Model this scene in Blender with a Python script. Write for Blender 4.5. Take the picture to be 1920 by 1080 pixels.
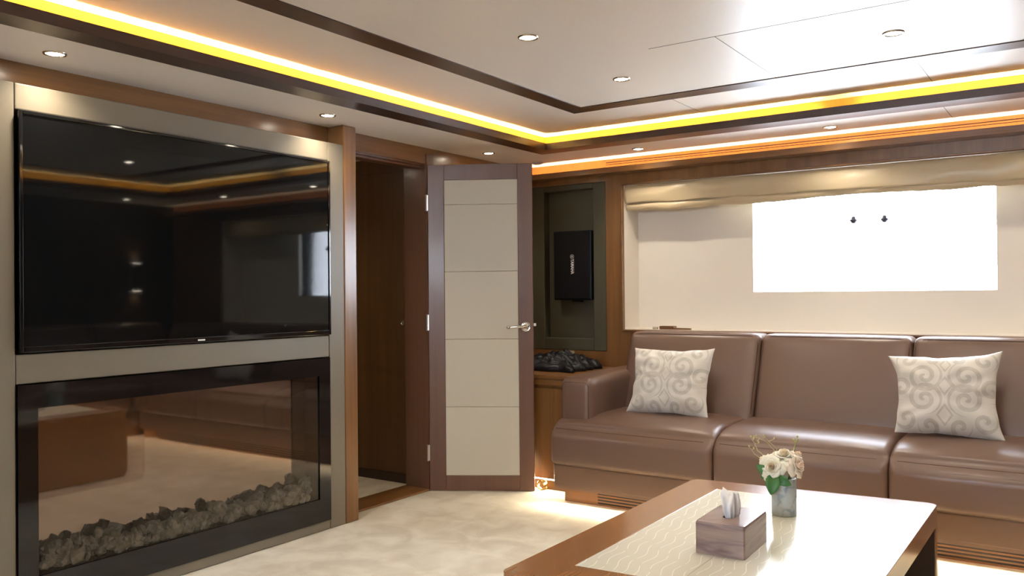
import bpy, bmesh, math, random
from mathutils import Vector, Matrix, noise
random.seed(7)
PI = math.pi
SC = bpy.context.scene
C = SC.collection
for o in list(bpy.data.objects):
    bpy.data.objects.remove(o)

# ------------------------------------------------------------------ camera
cd = bpy.data.cameras.new('camera')
cam = bpy.data.objects.new('camera', cd)
C.objects.link(cam)
cd.sensor_width = 36.0
cd.lens = 1585.68 / 1920 * 36
cd.clip_start = 0.02
Fv = Vector((-0.56621761, 0.82423053, 0.00645387))
Rv = Vector((0.82417983, 0.56625437, -0.00914298))
Uv = Rv.cross(Fv)
m = Matrix((Rv, Uv, -Fv)).transposed().to_4x4()
m.translation = Vector((0, 0, 1.15))
cam.matrix_world = m
SC.camera = cam

# ------------------------------------------------------------------ sky and exposure
W = bpy.data.worlds.new('sky')
SC.world = W
W.use_nodes = True
nt = W.node_tree
bg = nt.nodes['Background']
bg.inputs[0].default_value = (0.80, 0.88, 1.0, 1)
bg.inputs[1].default_value = 34.0
SC.view_settings.view_transform = 'Standard'
SC.view_settings.look = 'None'
SC.view_settings.gamma = 1
SC.view_settings.use_curve_mapping = False
SC.view_settings.exposure = 0.02
DOWN_W = 24.0       # each ceiling downlight
COVE = 300.0         # LED strips round the raised ceiling
PELMET = 85.0       # LED strip over the window
PLINTH = 1300.0       # LED strips under sofa and cabinet

# ------------------------------------------------------------------ materials
def newmat(name):
    m = bpy.data.materials.new(name)
    m.use_nodes = True
    return m, m.node_tree, m.node_tree.nodes['Principled BSDF']

def N(nt, typ, **kw):
    n = nt.nodes.new(typ)
    for k, v in kw.items():
        setattr(n, k, v)
    return n

def mathn(nt, op, a, b=None, c=None):
    n = nt.nodes.new('ShaderNodeMath')
    n.operation = op
    for i, v in enumerate((a, b, c)):
        if v is None:
            continue
        if isinstance(v, (int, float)):
            n.inputs[i].default_value = v
        else:
            nt.links.new(v, n.inputs[i])
    return n.outputs[0]

def plain(name, col, rough=0.5, metal=0.0, spec=0.5, coat=0.0, sheen=0.0, bump=None, emit=None):
    m, nt, b = newmat(name)
    b.inputs['Base Color'].default_value = (*col, 1)
    b.inputs['Roughness'].default_value = rough
    b.inputs['Metallic'].default_value = metal
    b.inputs['Specular IOR Level'].default_value = spec
    b.inputs['Coat Weight'].default_value = coat
    b.inputs['Coat Roughness'].default_value = 0.1
    b.inputs['Sheen Weight'].default_value = sheen
    if emit:
        b.inputs['Emission Color'].default_value = (*emit[0], 1)
        b.inputs['Emission Strength'].default_value = emit[1]
    if bump:
        scale, strength, dist = bump
        tc = N(nt, 'ShaderNodeTexCoord')
        nz = N(nt, 'ShaderNodeTexNoise')
        nz.inputs['Scale'].default_value = scale
        nz.inputs['Detail'].default_value = 4
        bp = N(nt, 'ShaderNodeBump')
        bp.inputs['Strength'].default_value = strength
        bp.inputs['Distance'].default_value = dist
        nt.links.new(tc.outputs['Object'], nz.inputs['Vector'])
        nt.links.new(nz.outputs['Fac'], bp.inputs['Height'])
        nt.links.new(bp.outputs['Normal'], b.inputs['Normal'])
    return m

def wood(name, dark, light, grain='z', rough=0.3, scale=1.0, coat=0.15, contrast=1.0):
    """veneer: streaks drawn out along one axis of the object"""
    m, nt, b = newmat(name)
    tc = N(nt, 'ShaderNodeTexCoord')
    mp = N(nt, 'ShaderNodeMapping')
    s = {'x': (0.7, 14, 14), 'y': (14, 0.7, 14), 'z': (14, 14, 0.7)}[grain]
    mp.inputs['Scale'].default_value = tuple(v * scale for v in s)
    nz = N(nt, 'ShaderNodeTexNoise')
    nz.inputs['Scale'].default_value = 1.0
    nz.inputs['Detail'].default_value = 5
    nz.inputs['Roughness'].default_value = 0.6
    nz.inputs['Distortion'].default_value = 0.5
    mp2 = N(nt, 'ShaderNodeMapping')
    s2 = {'x': (2.5, 160, 160), 'y': (160, 2.5, 160), 'z': (160, 160, 2.5)}[grain]
    mp2.inputs['Scale'].default_value = tuple(v * scale for v in s2)
    nz2 = N(nt, 'ShaderNodeTexNoise')
    nz2.inputs['Scale'].default_value = 1.0
    nz2.inputs['Detail'].default_value = 3
    for mpp, nn in ((mp, nz), (mp2, nz2)):
        nt.links.new(tc.outputs['Object'], mpp.inputs['Vector'])
        nt.links.new(mpp.outputs[0], nn.inputs['Vector'])
    mix = mathn(nt, 'ADD', mathn(nt, 'MULTIPLY', nz.outputs['Fac'], 0.7), mathn(nt, 'MULTIPLY', nz2.outputs['Fac'], 0.3))
    cr = N(nt, 'ShaderNodeValToRGB')
    cr.color_ramp.elements[0].position = 0.5 - 0.2 / contrast
    cr.color_ramp.elements[1].position = 0.5 + 0.2 / contrast
    cr.color_ramp.elements[0].color = (*dark, 1)
    cr.color_ramp.elements[1].color = (*light, 1)
    nt.links.new(mix, cr.inputs[0])
    nt.links.new(cr.outputs[0], b.inputs['Base Color'])
    b.inputs['Roughness'].default_value = rough
    b.inputs['Coat Weight'].default_value = coat
    b.inputs['Coat Roughness'].default_value = 0.15
    return m

TD, TL = (0.125, 0.056, 0.019), (0.24, 0.114, 0.038)
M = {}
M['wood_z'] = wood('teak_vertical', TD, TL, 'z')
M['wood_x'] = wood('teak_along_x', TD, TL, 'x')
M['wood_y'] = wood('teak_along_y', TD, TL, 'y')
M['door_wood'] = wood('door_walnut', (0.105, 0.047, 0.026), (0.150, 0.070, 0.040), 'z', 0.35)
M['table_wood'] = wood('table_teak', (0.23, 0.100, 0.036), (0.33, 0.150, 0.058), 'y', 0.22, 0.8, 0.8)
M['dark_wood'] = wood('dark_wenge', (0.028, 0.013, 0.009), (0.050, 0.024, 0.016), 'y', 0.35, 1.0, 0.25)
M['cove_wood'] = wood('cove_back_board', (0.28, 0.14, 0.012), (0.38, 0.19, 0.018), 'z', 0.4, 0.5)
M['right_wall'] = wood('right_wall_wood', (0.03, 0.02, 0.014), (0.05, 0.033, 0.022), 'z', 0.4)
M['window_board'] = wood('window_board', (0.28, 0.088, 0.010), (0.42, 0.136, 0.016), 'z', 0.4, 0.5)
M['corridor_wood'] = wood('corridor_wood', (0.095, 0.050, 0.018), (0.17, 0.088, 0.031), 'z', 0.45)

def ceiling_mat(name, col, rough, spec=0.5):
    m, nt, b = newmat(name)
    b.inputs['Base Color'].default_value = (*col, 1)
    b.inputs['Roughness'].default_value = rough
    b.inputs['Specular IOR Level'].default_value = spec
    tc = N(nt, 'ShaderNodeTexCoord')
    nz = N(nt, 'ShaderNodeTexNoise')
    nz.inputs['Scale'].default_value = 90
    nz.inputs['Detail'].default_value = 3
    bp = N(nt, 'ShaderNodeBump')
    bp.inputs['Strength'].default_value = 0.25
    bp.inputs['Distance'].default_value = 0.002
    nt.links.new(tc.outputs['Object'], nz.inputs['Vector'])
    nt.links.new(nz.outputs['Fac'], bp.inputs['Height'])
    nt.links.new(bp.outputs['Normal'], b.inputs['Normal'])
    return m
M['ceiling_low'] = ceiling_mat('lower_ceiling_vinyl', (0.84, 0.79, 0.72), 0.5, 0.3)
M['ceiling'] = ceiling_mat('ceiling_vinyl', (0.78, 0.71, 0.62), 0.42, 1.0)

def carpet_mat():
    m, nt, b = newmat('carpet_pile')
    tc = N(nt, 'ShaderNodeTexCoord')
    n1 = N(nt, 'ShaderNodeTexNoise'); n1.inputs['Scale'].default_value = 5.5; n1.inputs['Detail'].default_value = 4
    n1.inputs['Distortion'].default_value = 0.6
    n2 = N(nt, 'ShaderNodeTexNoise'); n2.inputs['Scale'].default_value = 260; n2.inputs['Detail'].default_value = 2
    cr = N(nt, 'ShaderNodeValToRGB')
    cr.color_ramp.elements[0].position = 0.38; cr.color_ramp.elements[1].position = 0.62
    cr.color_ramp.elements[0].color = (0.52, 0.45, 0.335, 1)
    cr.color_ramp.elements[1].color = (0.66, 0.60, 0.475, 1)
    nt.links.new(tc.outputs['Object'], n1.inputs['Vector'])
    nt.links.new(tc.outputs['Object'], n2.inputs['Vector'])
    nt.links.new(n1.outputs['Fac'], cr.inputs[0])
    nt.links.new(cr.outputs[0], b.inputs['Base Color'])
    bp = N(nt, 'ShaderNodeBump'); bp.inputs['Strength'].default_value = 0.6; bp.inputs['Distance'].default_value = 0.004
    nt.links.new(n2.outputs['Fac'], bp.inputs['Height'])
    nt.links.new(bp.outputs['Normal'], b.inputs['Normal'])
    b.inputs['Roughness'].default_value = 0.95
    b.inputs['Specular IOR Level'].default_value = 0.1
    b.inputs['Sheen Weight'].default_value = 0.3
    return m
M['carpet'] = carpet_mat()
M['panel_grey'] = plain('grey_leatherette', (0.165, 0.142, 0.100), 0.42, bump=(35, 0.12, 0.004))
M['olive'] = plain('olive_upholstery', (0.062, 0.056, 0.032), 0.6, bump=(120, 0.2, 0.002))
M['cream_inlay'] = plain('cream_door_leather', (0.60, 0.56, 0.455), 0.5, bump=(90, 0.06, 0.001))
M['leather'] = plain('brown_leather', (0.142, 0.083, 0.060), 0.37, spec=0.65, bump=(220, 0.10, 0.001))
M['leather_low'] = plain('brown_leather_base', (0.165, 0.096, 0.062), 0.5, bump=(220, 0.10, 0.001))
M['seam_dark'] = plain('dark_stitching', (0.05, 0.024, 0.018), 0.6)
M['black_gloss'] = plain('black_gloss', (0.004, 0.004, 0.005), 0.06, spec=0.6)
M['screen'] = plain('screen_glass', (0.004, 0.0045, 0.005), 0.035, spec=0.27)
M['black_matte'] = plain('black_matte', (0.004, 0.0045, 0.006), 0.5, spec=0.2)
M['speaker'] = plain('speaker_black', (0.003, 0.0035, 0.006), 0.4, spec=0.2)
M['white_print'] = plain('white_lettering', (0.85, 0.85, 0.85), 0.4)
M['grey_print'] = plain('grey_emblem', (0.42, 0.42, 0.40), 0.4)
M['chrome'] = plain('chrome', (0.80, 0.78, 0.75), 0.12, metal=1.0)
M['steel'] = plain('satin_steel', (0.62, 0.58, 0.53), 0.3, metal=1.0)
M['brass'] = plain('brass', (0.85, 0.60, 0.22), 0.2, metal=1.0)
M['lining'] = plain('cream_lining', (0.85, 0.80, 0.72), 0.5)
M['blind'] = plain('satin_blind', (0.60, 0.49, 0.31), 0.34, sheen=0.2, bump=(14, 0.25, 0.01))
M['bell'] = plain('dark_cord_pull', (0.03, 0.028, 0.07), 0.5)
M['mirror'] = plain('smoked_mirror', (0.32, 0.258, 0.222), 0.03, metal=0.85)
M['smoked_side'] = plain('smoked_side', (0.20, 0.155, 0.13), 0.25, metal=0.6)
M['lens'] = plain('lamp_lens', (0.9, 0.9, 0.85), 0.4, emit=((1.0, 0.88, 0.70), 90.0))
M['led'] = plain('led_strip', (0.9, 0.8, 0.6), 0.5, emit=((1.0, 0.74, 0.30), COVE))
M['led2'] = plain('led_strip_window', (0.9, 0.8, 0.6), 0.5, emit=((1.0, 0.80, 0.55), PELMET))
M['led3'] = plain('led_strip_floor', (0.9, 0.8, 0.6), 0.5, emit=((1.0, 0.86, 0.60), PLINTH))
M['tissue'] = plain('white_tissue', (0.85, 0.85, 0.86), 0.7, sheen=0.2)
M['cloth'] = plain('black_cloth', (0.004, 0.005, 0.008), 0.45, spec=0.3, bump=(30, 0.3, 0.006))
M['socket'] = plain('beige_plastic', (0.42, 0.36, 0.26), 0.5)
M['leaf'] = plain('rose_leaf', (0.040, 0.150, 0.035), 0.45, bump=(70, 0.3, 0.002))
M['stem'] = plain('brown_stem', (0.12, 0.09, 0.03), 0.6)
M['twig'] = plain('pale_twig', (0.50, 0.45, 0.22), 0.6)
M['bud'] = plain('green_bud', (0.42, 0.50, 0.16), 0.6)
M['mark'] = plain('pale_blue_mark', (0.10, 0.32, 0.40), 0.5)  # small blue strokes set just inside the window pane
M['shade'] = plain('sconce_body', (0.03, 0.022, 0.018), 0.4)
M['grey_wall'] = plain('pale_wall_fabric', (0.40, 0.37, 0.33), 0.7)

def glass(name, ior=1.5, tint=(1, 1, 1)):
    m = bpy.data.materials.new(name)
    m.use_nodes = True
    nt = m.node_tree
    nt.nodes.clear()
    out = N(nt, 'ShaderNodeOutputMaterial')
    tr = N(nt, 'ShaderNodeBsdfTransparent'); tr.inputs[0].default_value = (*tint, 1)
    gl = N(nt, 'ShaderNodeBsdfGlossy'); gl.inputs['Roughness'].default_value = 0.02
    fr = N(nt, 'ShaderNodeFresnel'); fr.inputs[0].default_value = ior
    mx = N(nt, 'ShaderNodeMixShader')
    nt.links.new(fr.outputs[0], mx.inputs[0]); nt.links.new(tr.outputs[0], mx.inputs[1])
    nt.links.new(gl.outputs[0], mx.inputs[2]); nt.links.new(mx.outputs[0], out.inputs[0])
    return m
M['glass'] = glass('clear_glass', 1.35)

def petal_mat(name, inner, outer):
    m, nt, b = newmat(name)
    at = N(nt, 'ShaderNodeAttribute'); at.attribute_name = 'tip'
    cr = N(nt, 'ShaderNodeValToRGB')
    cr.color_ramp.elements[0].color = (*inner, 1); cr.color_ramp.elements[1].color = (*outer, 1)
    cr.color_ramp.elements[0].position = 0.1; cr.color_ramp.elements[1].position = 0.8
    nt.links.new(at.outputs['Fac'], cr.inputs[0]); nt.links.new(cr.outputs[0], b.inputs['Base Color'])
    b.inputs['Roughness'].default_value = 0.6
    b.inputs['Subsurface Weight'].default_value = 0.15
    b.inputs['Subsurface Radius'].default_value = (0.01, 0.008, 0.005)
    b.inputs['Subsurface Scale'].default_value = 0.5
    return m
M['petal'] = petal_mat('cream_petals', (0.87, 0.70, 0.46), (0.86, 0.84, 0.70))
M['petal_pink'] = petal_mat('blush_petals', (0.85, 0.60, 0.42), (0.84, 0.74, 0.60))

def vase_mat():
    m, nt, b = newmat('marbled_vase')
    tc = N(nt, 'ShaderNodeTexCoord')
    n1 = N(nt, 'ShaderNodeTexVoronoi'); n1.inputs['Scale'].default_value = 34; n1.feature = 'SMOOTH_F1'
    nz = N(nt, 'ShaderNodeTexNoise'); nz.inputs['Scale'].default_value = 25; nz.inputs['Detail'].default_value = 3
    ad = N(nt, 'ShaderNodeMixRGB'); ad.inputs[0].default_value = 0.12
    nt.links.new(tc.outputs['Object'], nz.inputs['Vector'])
    nt.links.new(tc.outputs['Object'], ad.inputs[1]); nt.links.new(nz.outputs['Color'], ad.inputs[2])
    nt.links.new(ad.outputs[0], n1.inputs['Vector'])
    cr = N(nt, 'ShaderNodeValToRGB')
    e = cr.color_ramp.elements
    e[0].position = 0.25; e[0].color = (0.52, 0.57, 0.58, 1)
    e[1].position = 0.62; e[1].color = (0.28, 0.33, 0.38, 1)
    e.new(0.45).color = (0.48, 0.51, 0.49, 1)
    nt.links.new(n1.outputs['Distance'], cr.inputs[0])
    nt.links.new(cr.outputs[0], b.inputs['Base Color'])
    b.inputs['Roughness'].default_value = 0.4
    return m
M['vase'] = vase_mat()

def walnut_mat():
    m, nt, b = newmat('striped_walnut')
    tc = N(nt, 'ShaderNodeTexCoord')
    mp = N(nt, 'ShaderNodeMapping'); mp.inputs['Scale'].default_value = (4, 4, 34)
    nz = N(nt, 'ShaderNodeTexNoise'); nz.inputs['Scale'].default_value = 1.0; nz.inputs['Detail'].default_value = 4
    nz.inputs['Distortion'].default_value = 1.2
    cr = N(nt, 'ShaderNodeValToRGB'); e = cr.color_ramp.elements
    e[0].position = 0.36; e[0].color = (0.13, 0.085, 0.08, 1)
    e[1].position = 0.66; e[1].color = (0.33, 0.235, 0.20, 1)
    e.new(0.47).color = (0.25, 0.17, 0.15, 1)
    nt.links.new(tc.outputs['Object'], mp.inputs['Vector']); nt.links.new(mp.outputs[0], nz.inputs['Vector'])
    nt.links.new(nz.outputs['Fac'], cr.inputs[0]); nt.links.new(cr.outputs[0], b.inputs['Base Color'])
    b.inputs['Roughness'].default_value = 0.25
    b.inputs['Coat Weight'].default_value = 0.1
    return m
M['walnut'] = walnut_mat()

def inlay_mat():
    """cream lacquer under gloss with rows of raised thin wavy silver lines"""
    m, nt, b = newmat('wavy_line_inlay')
    tc = N(nt, 'ShaderNodeTexCoord')
    sp = N(nt, 'ShaderNodeSeparateXYZ')
    nt.links.new(tc.outputs['Object'], sp.inputs[0])
    x, y = sp.outputs[0], sp.outputs[1]
    # lines running mostly along y, drifting in x, cut into short S strokes
    yy = mathn(nt, 'MULTIPLY', y, 2 * PI / 0.15)
    wob = mathn(nt, 'MULTIPLY', mathn(nt, 'SINE', yy), 0.0068)
    xs = mathn(nt, 'ADD', mathn(nt, 'ADD', x, wob), mathn(nt, 'MULTIPLY', y, 0.10))
    cell = mathn(nt, 'DIVIDE', xs, 0.031)
    row = mathn(nt, 'FLOOR', cell)
    fr = mathn(nt, 'FRACT', cell)
    d = mathn(nt, 'ABSOLUTE', mathn(nt, 'SUBTRACT', fr, 0.5))
    line = mathn(nt, 'LESS_THAN', d, 0.032)
    ph = mathn(nt, 'FRACT', mathn(nt, 'ADD', mathn(nt, 'DIVIDE', y, 0.15), mathn(nt, 'MULTIPLY', row, 0.21)))
    cut = mathn(nt, 'LESS_THAN', ph, 0.86)
    ln = mathn(nt, 'MULTIPLY', line, cut)
    mx = N(nt, 'ShaderNodeMixRGB')
    mx.inputs[1].default_value = (0.66, 0.65, 0.54, 1)
    mx.inputs[2].default_value = (0.95, 0.93, 0.84, 1)
    nt.links.new(ln, mx.inputs[0])
    nt.links.new(mx.outputs[0], b.inputs['Base Color'])
    bp = N(nt, 'ShaderNodeBump'); bp.inputs['Strength'].default_value = 0.5; bp.inputs['Distance'].default_value = 0.001
    nt.links.new(ln, bp.inputs['Height'])
    nt.links.new(bp.outputs['Normal'], b.inputs['Normal'])
    b.inputs['Roughness'].default_value = 0.2
    b.inputs['Specular IOR Level'].default_value = 1.0
    return m
M['inlay'] = inlay_mat()

def damask_mat():
    """pale grey mirrored scrolls woven on cream; x,z of the pillow's own space"""
    m, nt, b = newmat('damask_fabric')
    tc = N(nt, 'ShaderNodeTexCoord')
    sp = N(nt, 'ShaderNodeSeparateXYZ')
    nt.links.new(tc.outputs['Object'], sp.inputs[0])
    ax = mathn(nt, 'ABSOLUTE', sp.outputs[0])
    z = sp.outputs[2]
    acc = None
    # scroll centres (x, z, turn direction, size)
    for cx, cz, sgn, size in ((0.085, 0.075, 1, 0.075), (0.085, -0.03, -1, 0.075), (0.185, 0.02, 1, 0.055), (0.16, -0.12, -1, 0.05), (0.16, 0.155, 1, 0.05), (0.06, 0.165, 1, 0.035), (0.065, -0.15, -1, 0.045)):
        dx = mathn(nt, 'SUBTRACT', ax, cx); dz = mathn(nt, 'SUBTRACT', z, cz)
        r = mathn(nt, 'SQRT', mathn(nt, 'ADD', mathn(nt, 'MULTIPLY', dx, dx), mathn(nt, 'MULTIPLY', dz, dz)))
        th = mathn(nt, 'ARCTAN2', dz, dx)
        ph = mathn(nt, 'ADD', mathn(nt, 'MULTIPLY', th, float(sgn)), mathn(nt, 'MULTIPLY', r, 150.0))
        s = mathn(nt, 'GREATER_THAN', mathn(nt, 'SINE', ph), 0.15)
        k = mathn(nt, 'LESS_THAN', r, size)
        v = mathn(nt, 'MULTIPLY', s, k)
        acc = v if acc is None else mathn(nt, 'MAXIMUM', acc, v)
    # diamond / lily in the middle
    for cz, hh in ((0.03, 0.045), (-0.10, 0.05), (0.13, 0.035)):
        dd = mathn(nt, 'ADD', mathn(nt, 'MULTIPLY', ax, 1.4), mathn(nt, 'ABSOLUTE', mathn(nt, 'SUBTRACT', z, cz)))
        ring = mathn(nt, 'MULTIPLY', mathn(nt, 'LESS_THAN', dd, hh), mathn(nt, 'GREATER_THAN', dd, hh * 0.72))
        acc = mathn(nt, 'MAXIMUM', acc, ring)
    nz = N(nt, 'ShaderNodeTexNoise'); nz.inputs['Scale'].default_value = 45
    nt.links.new(tc.outputs['Object'], nz.inputs['Vector'])
    mx = N(nt, 'ShaderNodeMixRGB')
    mx.inputs[1].default_value = (0.76, 0.74, 0.68, 1)
    mx.inputs[2].default_value = (0.57, 0.55, 0.49, 1)
    nt.links.new(mathn(nt, 'MULTIPLY', acc, mathn(nt, 'MINIMUM', mathn(nt, 'ADD', nz.outputs['Fac'], 0.35), 1.0)), mx.inputs[0])
    nt.links.new(mx.outputs[0], b.inputs['Base Color'])
    b.inputs['Roughness'].default_value = 0.55
    b.inputs['Sheen Weight'].default_value = 0.3
    bp = N(nt, 'ShaderNodeBump'); bp.inputs['Strength'].default_value = 0.3; bp.inputs['Distance'].default_value = 0.001
    nt.links.new(acc, bp.inputs['Height']); nt.links.new(bp.outputs['Normal'], b.inputs['Normal'])
    return m
M['damask'] = damask_mat()

def coal_mat():
    m, nt, b = newmat('grey_glass_rocks')
    tc = N(nt, 'ShaderNodeTexCoord')
    nz = N(nt, 'ShaderNodeTexNoise'); nz.inputs['Scale'].default_value = 30; nz.inputs['Detail'].default_value = 5
    cr = N(nt, 'ShaderNodeValToRGB'); e = cr.color_ramp.elements
    e[0].position = 0.4; e[0].color = (0.22, 0.21, 0.19, 1)
    e[1].position = 0.7; e[1].color = (0.38, 0.37, 0.34, 1)
    nt.links.new(tc.outputs['Object'], nz.inputs['Vector'])
    nt.links.new(nz.outputs['Fac'], cr.inputs[0]); nt.links.new(cr.outputs[0], b.inputs['Base Color'])
    b.inputs['Roughness'].default_value = 0.15
    return m
M['coal'] = coal_mat()

# ------------------------------------------------------------------ helpers
def finish(name, bm, mat, parent=None, bevel=0.0, smooth=False, subs=0, world=True, kind=None, label=None, seg=2):
    """link a bmesh as ONE object. Vertices are world coordinates unless world=False
    (then they are in the parent's own space)."""
    bmesh.ops.recalc_face_normals(bm, faces=bm.faces[:])
    me = bpy.data.meshes.new(name)
    bm.to_mesh(me)
    bm.free()
    if parent is not None and world:
        off = Vector((0, 0, 0))
        q = parent
        while q is not None:
            off += q.location
            q = q.parent
        me.transform(Matrix.Translation(-off))
    me.materials.append(mat)
    if smooth:
        for p in me.polygons:
            p.use_smooth = True
    o = bpy.data.objects.new(name, me)
    C.objects.link(o)
    if parent is not None:
        o.parent = parent
    if bevel:
        b = o.modifiers.new('bevel', 'BEVEL')
        b.width = bevel; b.segments = seg; b.limit_method = 'ANGLE'; b.angle_limit = math.radians(40)
    if subs:
        s = o.modifiers.new('subd', 'SUBSURF'); s.levels = subs; s.render_levels = subs
    if kind:
        o['kind'] = kind
    if label:
        o['label'] = label
    return o

def setp(o, label, cat, group=None):
    o['label'] = label
    o['category'] = cat
    if group:
        o['group'] = group
    return o

def thing(name, label, cat, loc=(0, 0, 0), rotz=0.0, group=None):
    o = bpy.data.objects.new(name, None)
    o.empty_display_size = 0.05
    C.objects.link(o)
    o.location = loc
    o.rotation_euler = (0, 0, rotz)
    return setp(o, label, cat, group)

def structure(name, loc=(0, 0, 0), rotz=0.0):
    o = bpy.data.objects.new(name, None)
    C.objects.link(o)
    o.location = loc
    o.rotation_euler = (0, 0, rotz)
    o['kind'] = 'structure'
    return o

def box(bm, x0, x1, y0, y1, z0, z1):
    v = [bm.verts.new((x, y, z)) for x in (x0, x1) for y in (y0, y1) for z in (z0, z1)]
    for f in ((0, 1, 3, 2), (4, 6, 7, 5), (0, 4, 5, 1), (2, 3, 7, 6), (0, 2, 6, 4), (1, 5, 7, 3)):
        bm.faces.new([v[i] for i in f])

def boxes(*bs):
    bm = bmesh.new()
    for b in bs:
        box(bm, *b)
    return bm

def prism(bm, pts, z0, z1, fn=None):
    """outline pts (a,b) raised from z0 to z1; fn maps (a,b,z) to xyz"""
    fn = fn or (lambda a, b, z: (a, b, z))
    lo = [bm.verts.new(fn(a, b, z0)) for a, b in pts]
    hi = [bm.verts.new(fn(a, b, z1)) for a, b in pts]
    bm.faces.new(lo); bm.faces.new(hi)
    n = len(pts)
    for i in range(n):
        bm.faces.new([lo[i], lo[(i + 1) % n], hi[(i + 1) % n], hi[i]])

def tube(bm, pts, r, n=8, closed=False, r_end=None):
    pts = [Vector(p) for p in pts]
    rings = []
    L = len(pts)
    up = Vector((0, 0, 1))
    for i, p in enumerate(pts):
        if closed:
            t = pts[(i + 1) % L] - pts[i - 1]
        else:
            t = pts[min(i + 1, L - 1)] - pts[max(i - 1, 0)]
        t.normalize()
        a = t.cross(up)
        if a.length < 0.05:
            a = t.cross(Vector((1, 0, 0)))
        a.normalize(); b = t.cross(a)
        rr = r if r_end is None else r + (r_end - r) * i / (L - 1)
        rings.append([bm.verts.new(p + a * rr * math.cos(2 * PI * k / n) + b * rr * math.sin(2 * PI * k / n)) for k in range(n)])
    for i in range(L if closed else L - 1):
        A, B = rings[i], rings[(i + 1) % L]
        for k in range(n):
            bm.faces.new([A[k], A[(k + 1) % n], B[(k + 1) % n], B[k]])
    if not closed:
        bm.faces.new(rings[0]); bm.faces.new(rings[-1])

def lathe(bm, prof, n=32, c=(0, 0, 0), axis='z'):
    """profile (r,h) turned about an axis through c"""
    def P(r, h, a):
        u, v = r * math.cos(a), r * math.sin(a)
        q = {'z': (u, v, h), 'y': (u, h, v), 'x': (h, u, v)}[axis]
        return (c[0] + q[0], c[1] + q[1], c[2] + q[2])
    rings = []
    for r, h in prof:
        if r < 1e-5:
            rings.append([bm.verts.new(P(0, h, 0))])
        else:
            rings.append([bm.verts.new(P(r, h, 2 * PI * k / n)) for k in range(n)])
    for A, B in zip(rings, rings[1:]):
        for k in range(n):
            a, b = A[k % len(A)], A[(k + 1) % len(A)]
            d, e = B[k % len(B)], B[(k + 1) % len(B)]
            fs = [a] + ([b] if b is not a else []) + ([e] if e is not d else []) + [d]
            if len(fs) >= 3:
                bm.faces.new(fs)

def soft_box(bm, x0, x1, y0, y1, z0, z1, r, bulge=(0, 0, 0), n=14, warp=None):
    """rounded box, each face pair swelling by bulge along its axis"""
    c = Vector(((x0 + x1) / 2, (y0 + y1) / 2, (z0 + z1) / 2))
    h = Vector(((x1 - x0) / 2, (y1 - y0) / 2, (z1 - z0) / 2))
    def samples(hh):
        inner = [(-1 + 2 * i / n) * (hh - r) for i in range(n + 1)]
        cap = [r * t for t in (0.35, 0.7, 1.0)]
        return [-(hh - r) - q for q in reversed(cap)] + inner + [(hh - r) + q for q in cap]
    S = [samples(h[i]) for i in range(3)]
    cache = {}
    def V(p):
        key = tuple(round(q, 6) for q in p)
        if key in cache:
            return cache[key]
        p = Vector(p)
        core = Vector([max(-(h[i] - r), min(h[i] - r, p[i])) for i in range(3)])
        d = p - core
        if d.length > 1e-9:
            # on the cube shell: push to the sphere of radius r
            d = d.normalized() * r
        q = core + d
        u = [min(1, abs(p[i]) / h[i]) for i in range(3)]
        for i in range(3):
            j, k = (i + 1) % 3, (i + 2) % 3
            if abs(p[i]) > h[i] - r - 1e-6:
                w = (1 - u[j] ** 4) * (1 - u[k] ** 4)
                q[i] += math.copysign(bulge[i] * w, p[i])
        q = q + c
        if warp:
            q = Vector(warp(q))
        v = bm.verts.new(q)
        cache[key] = v
        return v
    for i in range(3):
        j, k = (i + 1) % 3, (i + 2) % 3
        for sgn in (-1, 1):
            for a in range(len(S[j]) - 1):
                for b in range(len(S[k]) - 1):
                    vs = []
                    for (da, db) in ((0, 0), (1, 0), (1, 1), (0, 1)):
                        p = [0, 0, 0]
                        p[i] = sgn * h[i]; p[j] = S[j][a + da]; p[k] = S[k][b + db]
                        vs.append(V(p))
                    if len(set(vs)) == 4:
                        try:
                            bm.faces.new(vs)
                        except ValueError:
                            pass

def rrect(x0, x1, y0, y1, r, seg=6):
    pts = []
    for cx, cy, a0 in ((x1 - r, y1 - r, 0), (x0 + r, y1 - r, PI / 2), (x0 + r, y0 + r, PI), (x1 - r, y0 + r, 1.5 * PI)):
        for k in range(seg + 1):
            a = a0 + PI / 2 * k / seg
            pts.append((cx + r * math.cos(a), cy + r * math.sin(a)))
    return pts

def copy_tree(o, parent=None):
    c = o.copy()
    C.objects.link(c)
    if parent is not None:
        c.parent = parent
    for ch in [q for q in bpy.data.objects if q.parent == o]:
        copy_tree(ch, c)
    return c

def spot(name, loc, power, size, blend, col, parent, radius=0.03, rot=(0, 0, 0)):
    ld = bpy.data.lights.new(name, 'SPOT')
    ld.energy = power; ld.spot_size = size; ld.spot_blend = blend; ld.color = col; ld.shadow_soft_size = radius
    o = bpy.data.objects.new(name, ld)
    C.objects.link(o)
    o.location = loc; o.rotation_euler = rot
    o.parent = parent
    return o

# ------------------------------------------------------------------ room dimensions (metres)
XL, XR = -3.215, 1.10          # side walls
YN, YF = -1.60, 4.85           # near and far walls
Z1, Z2 = 2.008, 2.100          # lower and raised ceiling
CX0, CX1, CY0, CY1 = -2.68, 0.33, -0.90, 4.276     # inner rim of the cove lip
XP = -3.105                    # face of the media wall
YO = 5.08                      # back of the window recess

# floor
f = finish('floor', boxes((-4.6, XR + 0.1, YN - 0.1, YF + 0.1, -0.1, 0)), M['carpet'], kind='structure')
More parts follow.
